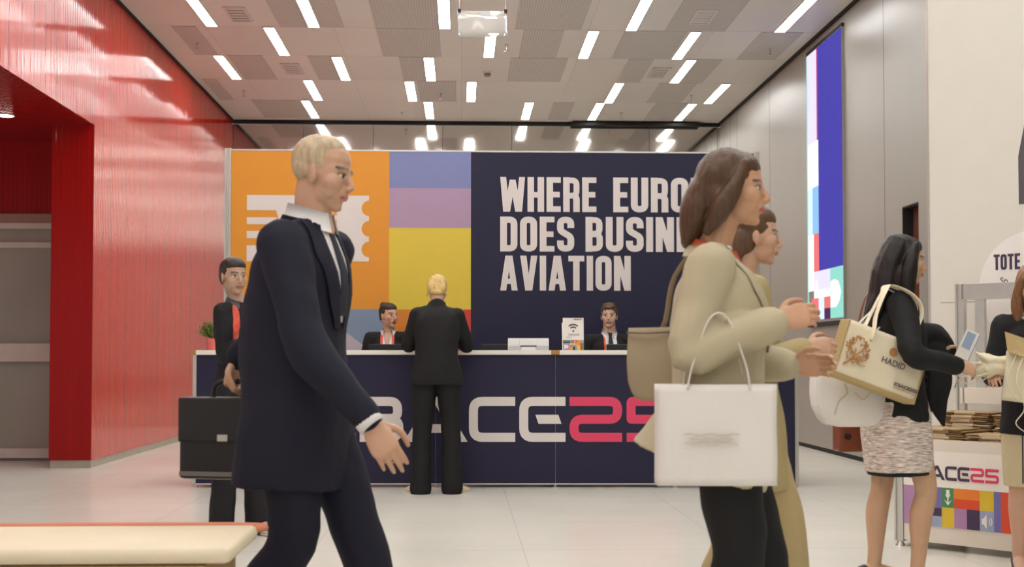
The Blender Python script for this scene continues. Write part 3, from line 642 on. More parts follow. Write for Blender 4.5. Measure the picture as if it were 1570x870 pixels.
# foreground bench, bottom left
m_cream = mat('cream_upholstery', srgb(222, 208, 180), .7, var=.04, bump=.2, bscale=300); m_coral = mat('coral_piping', srgb(206, 128, 98), .7); m_tan = mat('tan_upholstery', srgb(150, 122, 84), .7, var=.06)
be = thing('bench', 'low cream topped bench with coral back edge in the bottom left foreground', 'bench', (-1.86, 3.6, 0), 0)
Sol().box((-.9, -.25, .548), (1.26, .22, .59), bev=.018).build('seat', m_cream, be, True); bx('base', m_tan, (-.88, -.243, .06), (1.20, .2, .548), be, .02)
Sol().tube([(-.9, .232, .585), (.2, .232, .585), (1.18, .232, .585), (1.255, .2, .578)], .011, n=12).build('piping', m_coral, be, True)
for x in (-.8, 1.1):
    for y in (-.17, .16): Sol().tube([(x, y, 0), (x, y, .06)], [.02, .026], n=12, sub=1, cap='flat').build('foot', m_alu, be)
# ------------------------------------------------------------------ people: library
I3 = M.Identity(3)
def skin_mat(name, c): return mat(name, c, .48, var=.05, vscale=18, attr='skin', spec=.35, sss=.12, bump=.06, bscale=220)
def head_R(yaw=0, pitch=0, roll=0): return M.Rotation(yaw, 3, 'Z') @ M.Rotation(pitch, 3, 'Y') @ M.Rotation(roll, 3, 'X')
def add_head(S, c, R, k, fem):
    P = lambda x, y, z: V(c)+R @ (V((x, y, z))*k)
    def el(x, y, z, a, b, d, Q=I3): S.ell(P(x, y, z), (a*k, b*k, d*k), R @ Q, 18)
    jw = .052 if fem else .057
    el(-.014, 0, .036, .094, .074, .078); el(.012, 0, .005, .074, .068, .085)
    el(.030, 0, -.045, .055, jw, .062); el(.044, 0, -.082, .034, .036 if fem else .042, .028); el(.062, 0, -.098, .019, .021 if fem else .026, .014)
    for s in (-1, 1):
        el(.044, s*.035, -.024, .036, .031, .036); el(.034, s*.034, -.050, .040, .024, .034); el(.068, s*.030, .019, .017, .024, .0075); el(-.008, s*.073, -.012, .018, .007, .031, M.Rotation(-.25, 3, 'Y') @ M.Rotation(s*.35, 3, 'Z'))
        el(-.002, s*.072, -.034, .008, .006, .011); el(.0655, s*.031, .0005, .0125, .0145, .0085); el(.093, s*.011, -.036, .009, .0075, .007)
        el(.018, s*.036, -.056, .044, .020, .040)
    el(.070, 0, .022, .016, .018, .012)
    S.tube([P(.078, 0, .014), P(.089, 0, -.008), P(.100, 0, -.029), P(.094, 0, -.039)], [.0075*k, .0085*k, .0115*k, .007*k], n=10, sub=2)
    el(.0835, 0, -.0585, .0115, .021, .0058); el(.0825, 0, -.0685, .0115, .0185, .0065); el(.070, 0, -.055, .022, .03, .022)
def head_paint(c, R, k, base, lip, brow, iris, blush=None):
    Rt = R.transposed(); c = V(c)
    def f(p):
        q = (Rt @ (p-c))/k
        if q.x > .05 and abs(q.y) < .06 and abs(q.z) < .12:
            a = abs(q.y)
            if ((a-.031)/.0145)**2+((q.z-.0005)/.0062)**2 < 1:
                return iris if abs(a-.030) < .0062 else (.62, .58, .55, 1)
            if ((a-.031)/.0175)**2+((q.z-.0035)/.0075)**2 < 1: return (base[0]*.55, base[1]*.45, base[2]*.42, 1)
            if abs(q.z-.0215-.004*(1-((a-.032)/.02)**2)) < .0036 and .012 < a < .052: return brow
            if (q.y/.0235)**2+((q.z+.0632)/.0105)**2 < 1: return (lip[0]*.5, lip[1]*.4, lip[2]*.4, 1) if abs(q.z+.0635) < .0014 else lip
            if blush and ((a-.042)/.02)**2+((q.z+.03)/.02)**2 < 1: return blush
        return base
    return f
def add_hand(S, wr, d, n, side, k=1.0, curl=(.35, .45, .35), thumb=.55, spread=1.0):
    """wr wrist, d towards the fingers, n the way the palm faces, side +1 when the thumb is at +t = d x n."""
    d = V(d).normalized(); n = V(n); n = (n-d*n.dot(d)).normalized(); t = d.cross(n)*side; wr = V(wr)
    S.tube([wr-d*.03*k, wr, wr+d*.035*k, wr+d*.075*k, wr+d*.093*k], [(.019*k, .025*k), (.017*k, .026*k), (.0165*k, .038*k), (.014*k, .043*k), (.011*k, .040*k)], lat=t, n=16, e=.85)
    for off, L_, r, b0 in ((.030, .074, .0088, .090), (.010, .084, .0090, .094), (-.0105, .077, .0086, .091), (-.0295, .060, .0076, .083)):
        p = wr+d*b0*k+t*off*k-d*.012*k; a = 0; pts = [p]; sp = t*(off*spread*1.6)
        for q, (c_, f_) in enumerate(zip(curl, (.46, .30, .24))):
            a += c_; v = (d+sp)*math.cos(a)+n*math.sin(a); p = p+v.normalized()*(L_*f_*k+(.012*k if q == 0 else 0)); pts.append(p)
        S.tube(pts, [r*k, r*.96*k, r*.88*k, r*.72*k], n=10, sub=3)
    p = wr+d*.022*k+t*.026*k+n*.006*k; v0 = (d*.62+t*.72+n*.28).normalized(); v1 = (d*.9+t*(.55-thumb*.6)+n*thumb*.7).normalized(); v2 = (d+t*(.25-thumb*.7)+n*thumb).normalized()
    p1 = p+v0*.040*k; p2 = p1+v1*.034*k; p3 = p2+v2*.026*k
    S.tube([p-v0*.01*k, p1, p2, p3], [.0145*k, .0115*k, .0100*k, .0075*k], n=10, sub=3)
def joints(h, w=1.0, **kw):
    J = dict(H=(0, 0, .53*h), C=(0, 0, .69*h), N=(-.01, 0, .835*h), head=(.025, 0, .93*h))
    for s, n in ((1, 'L'), (-1, 'R')):
        J['sh'+n] = (-.005, s*.108*h*w, .805*h); J['el'+n] = (-.02, s*.142*h*w, .63*h); J['wr'+n] = (.05, s*.148*h*w, .485*h)
        J['hip'+n] = (0, s*.052*h, .52*h); J['kn'+n] = (.012, s*.055*h, .285*h); J['an'+n] = (-.015, s*.055*h, .045*h); J['toe'+n] = 0.0
    J.update(kw); return {k: (V(v) if isinstance(v, tuple) else v) for k, v in J.items()}
def spine(J, t):
    H, C, N = J['H'], J['C'], J['N']
    if t < 0: return H+(H-N)*0+V((0, 0, -1))*(-t)*(N-H).length
    if t > 1: return N+(N-C).normalized()*(t-1)*(N-H).length
    u = .52
    a = H.lerp(C, t/u); b = C.lerp(N, (t-u)/(1-u)); q = H*((t-u)*(t-1)/(u))+C*(t*(t-1)/(u*(u-1)))+N*(t*(t-u)/(1-u)); return q
def lat_at(J, t):
    a = (J['hipL']-J['hipR']).normalized(); b = (J['shL']-J['shR']).normalized(); t = max(0, min(1, t)); return (a.lerp(b, t)).normalized()
def add_torso(S, J, rows, sub=3, n=28, e=.88): # rows (t, ra, rb[, dx])
    P = [spine(J, r[0])+(V((r[3], 0, 0)) if len(r) > 3 else V()) for r in rows]
    S.tube(P, [(r[1], r[2]) for r in rows], lat=[lat_at(J, r[0]) for r in rows], n=n, sub=sub, e=e, cap='round', flat0=True)
def body(root, J, h, fem, skin, R=I3, lip=(.5, .2, .17, 1), brow=(.06, .04, .03, 1), iris=(.05, .03, .02, 1), vox=.0042, handL=None, handR=None, base=(.6, .36, .25, 1), hk=1.0, blush=None, feet=True):
    k = hk*h/1.74; S = Sol(); add_head(S, J['head'], R, k, fem); s = h/1.74
    hd = J['head']; nk = J['N']; S.tube([nk-V((0, 0, .05)), nk, hd+R @ V((-.022*k, 0, -.055*k)), hd+R @ V((-.02*k, 0, 0))], [.07*s, (.052 if fem else .060)*s, (.050 if fem else .058)*s, .05*s], n=18)
    add_torso(S, J, [(-.12, .085*s, .13*s), (0, .10*s, .155*s), (.35, .09*s, .125*s), (.7, .10*s, .14*s), (.84, .08*s, .115*s), (.96, .05*s, .06*s)])
    for sd, n in ((1, 'L'), (-1, 'R')):
        sh, el, wr = J['sh'+n], J['el'+n], J['wr'+n]
        S.tube([spine(J, .84), sh], [.045*s, .042*s], n=14)
        S.tube([sh, sh.lerp(el, .5), el, el.lerp(wr, .35), wr], [.045*s, .042*s, .036*s, .037*s, .026*s], n=16)
        hp, kn, an = J['hip'+n], J['kn'+n], J['an'+n]
        S.tube([hp, hp.lerp(kn, .5), kn, kn.lerp(an, .32)-V((.012*s, 0, 0)), kn.lerp(an, .75), an], [.076*s, .070*s, .053*s, .055*s, .038*s, .034*s], n=18)
        if feet:
            ty = J['toe'+n]; fd = V((math.cos(ty), math.sin(ty), 0)); dz = J.get('toez'+n, -.035)
            S.tube([an-fd*.03*s-V((0, 0, .01)), an+fd*.04*s+V((0, 0, dz*.4)), an+fd*.15*s+V((0, 0, dz))], [(.034*s, .034*s), (.034*s, .038*s), (.014*s, .04*s)], lat=fd.cross(V((0, 0, -1))), n=12)
        hd_ = (handL if sd > 0 else handR) or {}
        d = V(hd_.get('d', (wr-el))); d.normalize(); nn = V(hd_.get('n', (0, -sd, 0)))
        t = d.cross((nn-d*nn.dot(d)).normalized()); th = V(hd_.get('t', (1, 0, .3)))
        add_hand(S, wr, d, nn, 1 if t.dot(th) > 0 else -1, s*(.93 if fem else 1.03), hd_.get('curl', (.3, .4, .3)), hd_.get('thumb', .5))
    o = S.remesh('body', skin, root, vox, sm=4, paint=head_paint(hd, R, k, base, lip, brow, iris, blush)); J['k'] = k; J['R'] = R; return o
def jacket(root, J, m, rows, sl, name='jacket', vox=.008, to=.97, fold=.006, ff=(7, 7, 9), seed=1, yoke=.075, extra=None, cuff=1.0):
    S = Sol(); add_torso(S, J, rows)
    for n in 'LR':
        sh, el, wr = J['sh'+n], J['el'+n], J['wr'+n]
        S.tube([spine(J, .90), spine(J, .90).lerp(sh, .6)+V((0, 0, -.002)), sh], [yoke*.8, yoke*.8, sl[0]*.9], n=18)
        S.tube([spine(J, .965), sh+V((0, 0, sl[0]*.45))], [.032, .030], n=14)
        e_ = el.lerp(wr, to); S.tube([sh, sh.lerp(el, .45), el, el.lerp(wr, .5), e_], [sl[0], (sl[0]+sl[1])*.5, sl[1], (sl[1]+sl[2])*.5, sl[2]*cuff], n=18)
    if extra: extra(S)
    return S.remesh(name, m, root, vox, 4, fold, ff, seed=seed)
def trousers(root, J, m, r, name='trousers', vox=.008, low=.03, fold=.004, seed=2, hipr=None, flare=0):
    S = Sol(); h_ = hipr or (.115, .17)
    add_torso(S, J, [(-.10, h_[0]*.85, h_[1]*.9), (0, h_[0], h_[1]), (.12, h_[0]*.95, h_[1]*.93), (.2, h_[0]*.85, h_[1]*.86)])
    for n in 'LR':
        hp, kn, an = J['hip'+n], J['kn'+n], J['an'+n]; b = an+V((0, 0, low-.045)); b.x = an.x
        S.tube([hp, hp.lerp(kn, .5), kn, kn.lerp(b, .5), b], [r[0], (r[0]+r[1])*.5, r[1], (r[1]+r[2])*.5, r[2]+flare], n=20)
    return S.remesh(name, m, root, vox, 4, fold, (6, 6, 8), seed=seed)
def shoe(root, an, yaw, m, L_=.27, heel=.02, wd=.045, pitch=0, msole=None):
    R = M.Rotation(yaw, 3, 'Z') @ M.Rotation(pitch, 3, 'Y'); a = V(an); g = -.045-.02
    q = lambda x, y, z: a+R @ V((x, y, z))
    S = Sol().tube([q(-.075, 0, -.035+heel), q(-.03, 0, -.03+heel*.9), q(.04, 0, -.036+heel*.5), q(.12, 0, -.05), q(L_-.085, 0, -.054)], [(.03, .033), (.042, .036), (.036, .04), (.024, wd), (.013, wd*.62)], lat=R @ V((0, 1, 0)), n=20)
    o = S.remesh('shoe', m, root, .005, 3)
    s2 = Sol().tube([q(-.09, 0, -.064), q(-.02, 0, -.064), q(.06, 0, -.066), q(.13, 0, -.067), q(L_-.075, 0, -.066)], [(.006, .03), (.006, .036), (.006, .036), (.006, wd+.004), (.006, wd*.6)], lat=R @ V((0, 1, 0)), n=16, e=.5)
    if heel > .015: s2.tube([q(-.07, 0, -.03+heel*.6), q(-.075, 0, -.064)], [.024, .018], n=12, sub=1, cap='flat')
    s2.build('sole', msole or m, o, True)
def hair_local(J): 
    k = J['k']; R = J['R']; c = J['head']; return (lambda x, y, z: c+R @ (V((x, y, z))*k)), k, R
def hair(root, J, m, parts, vox=.0055, fold=.003, ff=(70, 70, 14), seed=3, top=.0, sm=3):
    P, k, R = hair_local(J); S = Sol(); S.ell(P(-.002, 0, .066), (.0785*k, .0745*k, .054*k), R, 22) if top >= 0 else None
    for p in parts:
        if p[0] == 'e': S.ell(P(*p[1]), tuple(x*k for x in p[2]), R @ (p[3] if len(p) > 3 else I3), 22)
        elif p[0] == 't': S.tube([P(*x) for x in p[1]], [(r*k if not isinstance(r, tuple) else (r[0]*k, r[1]*k)) for r in p[2]], n=14, lat=(R @ V(p[3])) if len(p) > 3 else None)
    return S.remesh('hair', m, root, vox, sm, fold*k, ff, seed=seed)
def collar(root, J, m, name, r=.062, hgt=.04, t0=.97, open_=.9, tilt=.02, thick=.004, up=.0):
    """a shirt or jacket collar: a band round the neck, open at the front"""
    c = spine(J, t0)+V((0, 0, up)); S = Sol(); n = 22; k = 0
    for i in range(n+1):
        a = open_+(2*PI-2*open_)*i/n
        for lay in (0, 1):
            for j, (rr, zz) in enumerate(((r+.006, hgt), (r+.016, hgt*.3), (r+.024, -.012))):
                q = rr+lay*thick; S.v.append(c+V((math.cos(a)*q*.95+tilt*math.cos(a), math.sin(a)*q, zz-math.cos(a)*.022)))
    for i in range(n):
        b = i*6
        for l in (0, 3):
            for j in (0, 1): S.f.append((b+l+j, b+l+j+1, b+6+l+j+1, b+6+l+j))
        S.f += [(b, b+6, b+9, b+3), (b+2, b+5, b+11, b+8)]
    S.f += [(0, 3, 4, 1), (1, 4, 5, 2), (n*6, n*6+1, n*6+4, n*6+3), (n*6+1, n*6+2, n*6+5, n*6+4)]
    return S.build(name, m, root, True)
def cuff(root, J, n, m, r=.036, a=.93, b=1.02, name='shirt_cuff'):
    el, wr = J['el'+n], J['wr'+n]; return Sol().tube([el.lerp(wr, a), el.lerp(wr, b)], r, n=18, sub=2, cap='flat').build(name, m, root, True)
def cloth(name, c, rough=.75, var=.1, bump=.25, bscale=500, vscale=4): return mat(name, srgb(*c), rough, var=var, vscale=vscale, bump=bump, bscale=bscale, spec=.25)
def hairm(name, c): return mat(name, srgb(*c), .42, var=.28, vscale=30, stretch=(3, 3, .25), bump=.5, bscale=60, spec=.35)
F_JK = lambda s, hem: [(hem, .125*s, .175*s), (hem*.5, .128*s, .178*s), (0, .122*s, .168*s), (.36, .108*s, .14*s), (.62, .12*s, .162*s), (.78, .108*s, .160*s), (.88, .085*s, .125*s), (.95, .058*s, .075*s)]
M_JK = lambda s, hem: [(hem, .135*s, .19*s), (hem*.5, .135*s, .188*s), (0, .13*s, .18*s), (.36, .122*s, .168*s), (.62, .13*s, .19*s), (.78, .12*s, .185*s), (.88, .092*s, .145*s), (.955, .062*s, .08*s)]
m_blk = cloth('black_suit_cloth', (30, 29, 30)); m_nav = cloth('navy_suit_cloth', (29, 29, 43)); m_shirt = cloth('white_shirt', (226, 222, 222), .6, .03); m_shoeb = mat('black_leather', srgb(24, 22, 22), .35)
m_oran = mat('orange_lanyard', srgb(226, 84, 52), .6, var=.1, vscale=40)
sk_a = skin_mat('skin_light', None); sk_b = skin_mat('skin_tan', None)
SK1 = (.60, .37, .27, 1); SK2 = (.50, .28, .17, 1); SK3 = (.56, .33, .22, 1)
def person(label, loc, rz): return thing('person', label, 'person', (loc[0], loc[1], 0), rz)
# ------------------------------------------------------------------ blonde customer, from behind
h = 1.76; s = h/1.74
p = person('blonde person in black trouser suit seen from behind, leaning on the counter', (-.195, 10.20), PI/2)
J = joints(h, H=(0, 0, .94), C=(.03, 0, 1.24), N=(.10, 0, 1.505), head=(.165, .0, 1.632), shL=(.07, .158, 1.425), shR=(.07, -.158, 1.425), elL=(.16, .232, 1.19), elR=(.16, -.24, 1.19), wrL=(.40, .17, 1.20), wrR=(.40, -.19, 1.20),
           hipL=(0, .095, .91), hipR=(0, -.095, .91), knL=(.02, .115, .5), knR=(.02, -.115, .5), anL=(-.02, .125, .07), anR=(-.02, -.125, .07), toeL=.25, toeR=-.25)
R = head_R(-.05, .42)
b = body(p, J, h, True, sk_a, R, base=SK1, handL=dict(d=(1, -.5, 0), n=(0, 0, -1), t=(0, -1, 0), curl=(.2, .3, .2)), handR=dict(d=(1, .5, 0), n=(0, 0, -1), t=(0, 1, 0), curl=(.2, .3, .2)), vox=.005)
def ex(S): S.tube([spine(J, .93)+V((-.035, 0, 0)), spine(J, 1.0)+V((-.03, 0, .012))], [(.05, .09), (.045, .064)], lat=(0, 1, 0), n=18)
jk = jacket(p, J, m_blk, [(-.13, .15, .225), (-.05, .15, .215), (.06, .145, .20), (.3, .13, .172), (.5, .135, .18), (.68, .138, .192), (.82, .12, .178), (.92, .085, .13), (.98, .062, .08)], (.066, .06, .046), seed=4, to=.93, extra=ex, fold=.009, ff=(6, 6, 6))
trousers(p, J, m_blk, (.105, .078, .080), low=.005, hipr=(.128, .178), flare=.006, seed=5, fold=.007)
m_pale = mat('pale_leather', srgb(216, 198, 172), .45)
for n, y in (('L', .25), ('R', -.25)): shoe(p, J['an'+n]+V((.045, y*.12, 0)), y*2.2, m_pale, .26, .008)
hair(p, J, hairm('blonde_hair', (214, 182, 118)), [('e', (-.020, 0, .038), (.099, .083, .084)), ('e', (-.05, 0, -.005), (.068, .077, .07)), ('e', (-.082, .026, .0), (.03, .045, .062), M.Rotation(.35, 3, 'X')), ('e', (-.082, -.026, .0), (.03, .045, .062), M.Rotation(-.35, 3, 'X')), ('e', (-.075, 0, -.055), (.03, .055, .025)), ('t', [(-.02, .07, -.02), (-.01, .078, -.06)], [.012, .006]), ('t', [(-.02, -.07, -.02), (-.01, -.078, -.06)], [.012, .006])], fold=.0035, ff=(30, 45, 22))
# ------------------------------------------------------------------ receptionist with red lips
h = 1.60; s = h/1.74
p = person('woman with dark bun and red lips in black blazer sitting behind the counter', (-.68, 11.68), -PI/2)
J = joints(h, .95, H=(-.02, 0, .84), C=(0, 0, 1.06), N=(.0, .015, 1.315), head=(.03, .02, 1.468), shL=(0, .15, 1.262), shR=(0, -.15, 1.262), elL=(.02, .21, 1.02), elR=(.02, -.21, 1.02), wrL=(.24, .15, .99), wrR=(.24, -.15, .99))
R = head_R(.72, .04, 0)
body(p, J, h, True, sk_a, R, base=(.60, .36, .24, 1), lip=(.42, .02, .03, 1), blush=(.60, .30, .22, 1), vox=.0035, handL=dict(n=(0, 0, -1), t=(0, -1, 0)), handR=dict(n=(0, 0, -1), t=(0, 1, 0)), hk=1.06)
jk = jacket(p, J, m_blk, F_JK(s, -.1), (.060, .052, .042), seed=6)
shp = sheet([jk], [[(-.03, 1.315), (.045, 1.315)], [(-.042, 1.24), (.062, 1.24)], [(-.035, 1.14), (.05, 1.14)], [(-.01, 1.0), (.02, 1.0)]], 'shirt', m_shirt, p, off=.004)
nk = sheet([jk], [[(-.028, 1.315), (.05, 1.315)], [(-.012, 1.23), (.03, 1.23)], [(.004, 1.165), (.012, 1.165)]], 'neckline', mat('skin_plain', SK1, .5, var=.05), p, off=.0065)
collar(p, J, m_shirt, 'shirt_collar', .050, .035, 1.0, .62, .012)
for sg in (-1, 1):
    sheet([jk], [[(.01+sg*.040, 1.30), (.01+sg*.062, 1.30)], [(.01+sg*.046, 1.15), (.01+sg*.064, 1.15)], [(.01+sg*.036, 1.0), (.01+sg*.054, 1.0)]], 'lanyard', m_oran, p, off=.009)
    sheet([jk], [[(.01+sg*.055, 1.30), (.01+sg*.10, 1.29)], [(.01+sg*.06, 1.2), (.01+sg*.115, 1.17)], [(.01+sg*.03, 1.0), (.01+sg*.05, .99)]], 'lapel', m_blk, p, off=.007)
hm = hairm('dark_brown_hair', (52, 40, 36))
hair(p, J, hm, [('e', (-.024, 0, .040), (.092, .0785, .083)), ('e', (-.035, 0, .01), (.072, .0765, .065)), ('e', (-.085, 0, .092), (.036, .036, .034)), ('e', (-.06, 0, -.03), (.035, .06, .04))], fold=.0016, ff=(40, 40, 40))
for sg in (-1, 1): Sol().ell(J['head']+R @ (V((-.002, sg*.078, -.05))*J['k']), (.006, .006, .007)).build('earring', m_let, p, True)
# ------------------------------------------------------------------ receptionist in a tie
h = 1.66; s = h/1.74
p = person('man in black suit, white shirt and dark tie sitting behind the counter', (1.365, 11.68), -PI/2)
J = joints(h, 1, H=(-.02, 0, .82), C=(0, 0, 1.04), N=(0, .0, 1.305), head=(.03, -.005, 1.468), shL=(0, .178, 1.24), shR=(0, -.178, 1.24), elL=(.02, .26, 1.0), elR=(.02, -.26, 1.0), wrL=(.25, .17, .97), wrR=(.25, -.17, .97))
R = head_R(-.17, .03)
body(p, J, h, False, sk_a, R, base=(.60, .385, .28, 1), lip=(.46, .19, .16, 1), brow=(.045, .028, .018, 1), vox=.0035, handL=dict(n=(0, 0, -1), t=(0, -1, 0)), handR=dict(n=(0, 0, -1), t=(0, 1, 0)))
jk = jacket(p, J, m_blk, M_JK(s, -.1), (.068, .058, .046), seed=7)
sheet([jk], [[(-.05, 1.315), (.05, 1.315)], [(-.062, 1.22), (.062, 1.22)], [(-.045, 1.1), (.045, 1.1)], [(-.01, .97), (.01, .97)]], 'shirt', m_shirt, p, off=.005)
collar(p, J, m_shirt, 'shirt_collar', .056, .046, .98, .38, .012)
m_tie = cloth('charcoal_tie', (46, 46, 58)); sheet([jk], [[(-.018, 1.312), (.022, 1.312)], [(-.013, 1.275), (.016, 1.275)], [(-.03, 1.15), (.034, 1.15)], [(-.03, 1.0), (.03, 1.0)]], 'tie', m_tie, p, off=.012, thick=.006)
sheet([jk], [[(-.062, 1.29), (-.047, 1.29)], [(-.06, 1.15), (-.043, 1.15)], [(-.05, .99), (-.034, .99)]], 'lanyard', m_oran, p, off=.010)
for sg in (-1, 1): sheet([jk], [[(sg*.056, 1.30), (sg*.105, 1.29)], [(sg*.064, 1.2), (sg*.125, 1.16)], [(sg*.012, .97), (sg*.05, .97)]], 'lapel', m_blk, p, off=.008)
hair(p, J, hairm('short_brown_hair', (84, 66, 48)), [('e', (-.020, 0, .046), (.095, .081, .082)), ('e', (-.035, 0, .008), (.072, .078, .062)), ('e', (.048, .008, .088), (.034, .055, .020), M.Rotation(.35, 3, 'Y')), ('e', (.01, 0, .105), (.06, .06, .024)), ('e', (.012, .07, .012), (.012, .010, .034)), ('e', (.012, -.07, .012), (.012, .010, .034))], fold=.0045, ff=(45, 45, 30))
# ------------------------------------------------------------------ staff member with lanyard by the plant
h = 1.70; s = h/1.74
p = person('dark haired woman in black with wide orange lanyard standing beside the plant', (-1.355, 7.85), -PI/2+.75)
J = joints(h, .98, H=(-.01, 0, .90), C=(0, 0, 1.16), N=(0, -.015, 1.425), head=(.005, -.05, 1.582), shL=(0, .135, 1.365), shR=(0, -.125, 1.365), elL=(.0, .20, 1.10), elR=(.03, -.12, 1.09), wrL=(.19, .10, 1.15), wrR=(.18, -.14, 1.165), knL=(.03, .10, .49), knR=(.0, -.09, .49), anL=(.03, .12, .075), anR=(-.04, -.10, .075))
R = head_R(-.1, .08)
body(p, J, h, True, sk_b, R, base=(.50, .31, .22, 1), lip=(.42, .16, .14, 1), vox=.004, handR=dict(d=(.8, .6, .25), n=(-.4, .6, .6), t=(.3, .2, 1), curl=(.5, .6, .4)), handL=dict(d=(.5, -.85, .1), n=(-.2, 0, 1), t=(1, 0, .2), curl=(.5, .6, .4)))
m_dkt = cloth('black_top', (34, 32, 36)); jk = jacket(p, J, m_dkt, F_JK(s, -.16), (.058, .05, .04), seed=8, to=.9, name='top')
collar(p, J, cloth('grey_collar', (96, 96, 104)), 'shirt_collar', .052, .03, .98, .5, .015)
m_patt = mat('red_patterned_lanyard', srgb(206, 78, 52), .6, var=.35, vscale=45)
for sg in (-1, 1): sheet([jk], [[(sg*.055, 1.405), (sg*.09, 1.40)], [(sg*.07, 1.28), (sg*.11, 1.28)], [(sg*.06-.02, 1.15), (sg*.09-.02, 1.15)], [(sg*.015-.06, 1.06), (sg*.035-.06, 1.06)]], 'lanyard', m_patt, p, off=.010)
sheet([jk], [[(-.13, 1.10), (-.03, 1.105)], [(-.13, .97), (-.03, .975)]], 'badge', m_card, p, off=.03, thick=.003); sheet([jk], [[(-.13, 1.03), (-.03, 1.035)], [(-.13, 1.018), (-.03, 1.023)]], 'badge_stripe', m_lil, p, off=.032, thick=.002)
trousers(p, J, m_dkt, (.095, .075, .078), low=.0, hipr=(.118, .165), seed=9)
m_wsh = mat('white_trainer', srgb(230, 220, 214), .5)
for n in 'LR': shoe(p, J['an'+n], .1 if n == 'L' else -.1, m_wsh, .26, .012, msole=m_white)
hair(p, J, hm, [('e', (-.022, 0, .038), (.093, .079, .082)), ('e', (-.045, 0, .0), (.066, .073, .07)), ('e', (-.105, 0, -.02), (.03, .04, .045))], fold=.002, ff=(40, 40, 30))
R_ = J['wrR']+V((.075, .05, .05)); ph = thing('phone', 'dark phone held by the woman with the orange lanyard', 'phone', p.matrix_basis @ R_, 0, rot=(.3, .35, -PI/2+.75))
bx('case', m_scr, (-.012, -.036, -.07), (-.004, .036, .075), ph, .003); bx('display', mat('phone_glass', srgb(40, 44, 54), .1), (-.0045, -.032, -.065), (-.003, .032, .07), ph)
# ------------------------------------------------------------------ soft bags
def soft_bag(m, w_, h_, d_, name, parent, puff=.012, seed=0, open_top=True, taper=0, rd=0):
    S = Sol(); nx, nz = 14, 12; so = V((seed*2.3, seed, 0))
    per = [(-.5+i/nx, -.5) for i in range(nx)]+[(.5, -.5+i/4) for i in range(4)]+[(.5-i/nx, .5) for i in range(nx)]+[(-.5, .5-i/4) for i in range(4)]
    K = len(per)
    for k in range(nz+1):
        z = k/nz; tp = 1-taper*z
        for (u, v) in per:
            bul = puff*math.sin(PI*min(1, z*1.15))*math.cos(u*PI)
            x = u*w_*tp; y = v*d_+(1 if v > 0 else -1)*bul*(abs(v) > .4); zz = z*h_+rd*h_*(abs(2*u)**5)*(1-z)**2; x *= 1+rd*.2*math.sin(PI*z)
            q = V((x*7, y*7, zz*7))+so; f = noise.noise(q)*puff*.7
            S.v.append(V((x+f*.4, y+f*(1 if v > 0 else -1), zz)))
    for k in range(nz):
        for i in range(K): S.f.append((k*K+i, k*K+(i+1) % K, (k+1)*K+(i+1) % K, (k+1)*K+i))
    S.f.append(tuple(range(K-1, -1, -1)))
    b = len(S.v)
    if open_top:   # inner wall just inside
        for u, v in per: S.v.append(V((u*w_*(1-taper)*.985, v*d_*.9, h_-.002)))
        for u, v in per: S.v.append(V((u*w_*.97, v*d_*.85, h_*.35)))
        for i in range(K):
            j = (i+1) % K; S.f += [(nz*K+i, nz*K+j, b+j, b+i), (b+i, b+j, b+K+j, b+K+i)]
        S.f.append(tuple(b+K+i for i in range(K)))
    else: S.f.append(tuple(nz*K+i for i in range(K)))
    return S.build(name, m, parent, True)
def strap(name, m, pts, parent, w_=.016, t_=.0025, lat=(0, 1, 0)): return Sol().tube(pts, [(t_, w_)]*len(pts), lat=lat, n=10, sub=5, cap='flat').build(name, m, parent, True)
m_canvas = cloth('cream_canvas', (232, 220, 192), .8, .06, .3, 350); m_gus = cloth('tan_gusset', (176, 152, 106), .8, .08); m_tree = mat('copper_print', srgb(186, 130, 80), .6); m_wbag = cloth('white_cotton', (226, 220, 214), .7, .05, .3, 200)
# ------------------------------------------------------------------ walking man, navy suit
h = 1.82; s = h/1.74
p = person('fair haired man in navy suit striding right in the foreground, arms swinging', (-.515, 4.2), -.30)
J = joints(h, H=(-.02, 0, .93), C=(-.03, 0, 1.235), N=(.03, 0, 1.555), head=(.07, -.005, 1.690), shL=(.02, .165, 1.445), shR=(.0, -.165, 1.445), elR=(.115, -.245, 1.125), wrR=(.325, -.235, .885), elL=(-.20, .25, 1.20), wrL=(-.375, .27, 1.085),
           hipL=(.0, .09, .92), hipR=(-.01, -.09, .92), knL=(.16, .09, .50), anL=(.30, .09, .09), knR=(.0, -.09, .49), anR=(-.26, -.09, .17))
R = head_R(.02, .22)
body(p, J, h, False, sk_a, R, base=SK3, vox=.004, handR=dict(d=(.55, 0, -.85), n=(-.3, .9, -.2), t=(.8, 0, .5), curl=(.35, .45, .35)), handL=dict(d=(-.25, 0, -1), n=(.9, -.2, -.2), t=(0, -1, -.1), curl=(1.0, 1.1, .8), thumb=.9))
jk = jacket(p, J, m_nav, [(-.42, .175, .215, -.02), (-.2, .172, .21, -.01), (0, .165, .2), (.3, .16, .19), (.55, .160, .195), (.74, .142, .185), (.86, .108, .15), (.95, .064, .082)], (.080, .068, .052), seed=11, fold=.010, ff=(5, 5, 6), to=.95)
trousers(p, J, m_nav, (.108, .082, .064), low=.03, hipr=(.13, .18), seed=12, fold=.007)
collar(p, J, m_shirt, 'shirt_collar', .058, .052, .955, .35, .012); collar(p, J, m_nav, 'jacket_collar', .068, .03, .93, .8, .014, .006)
for n in 'LR': cuff(p, J, n, m_shirt, .043, .90, 1.03)
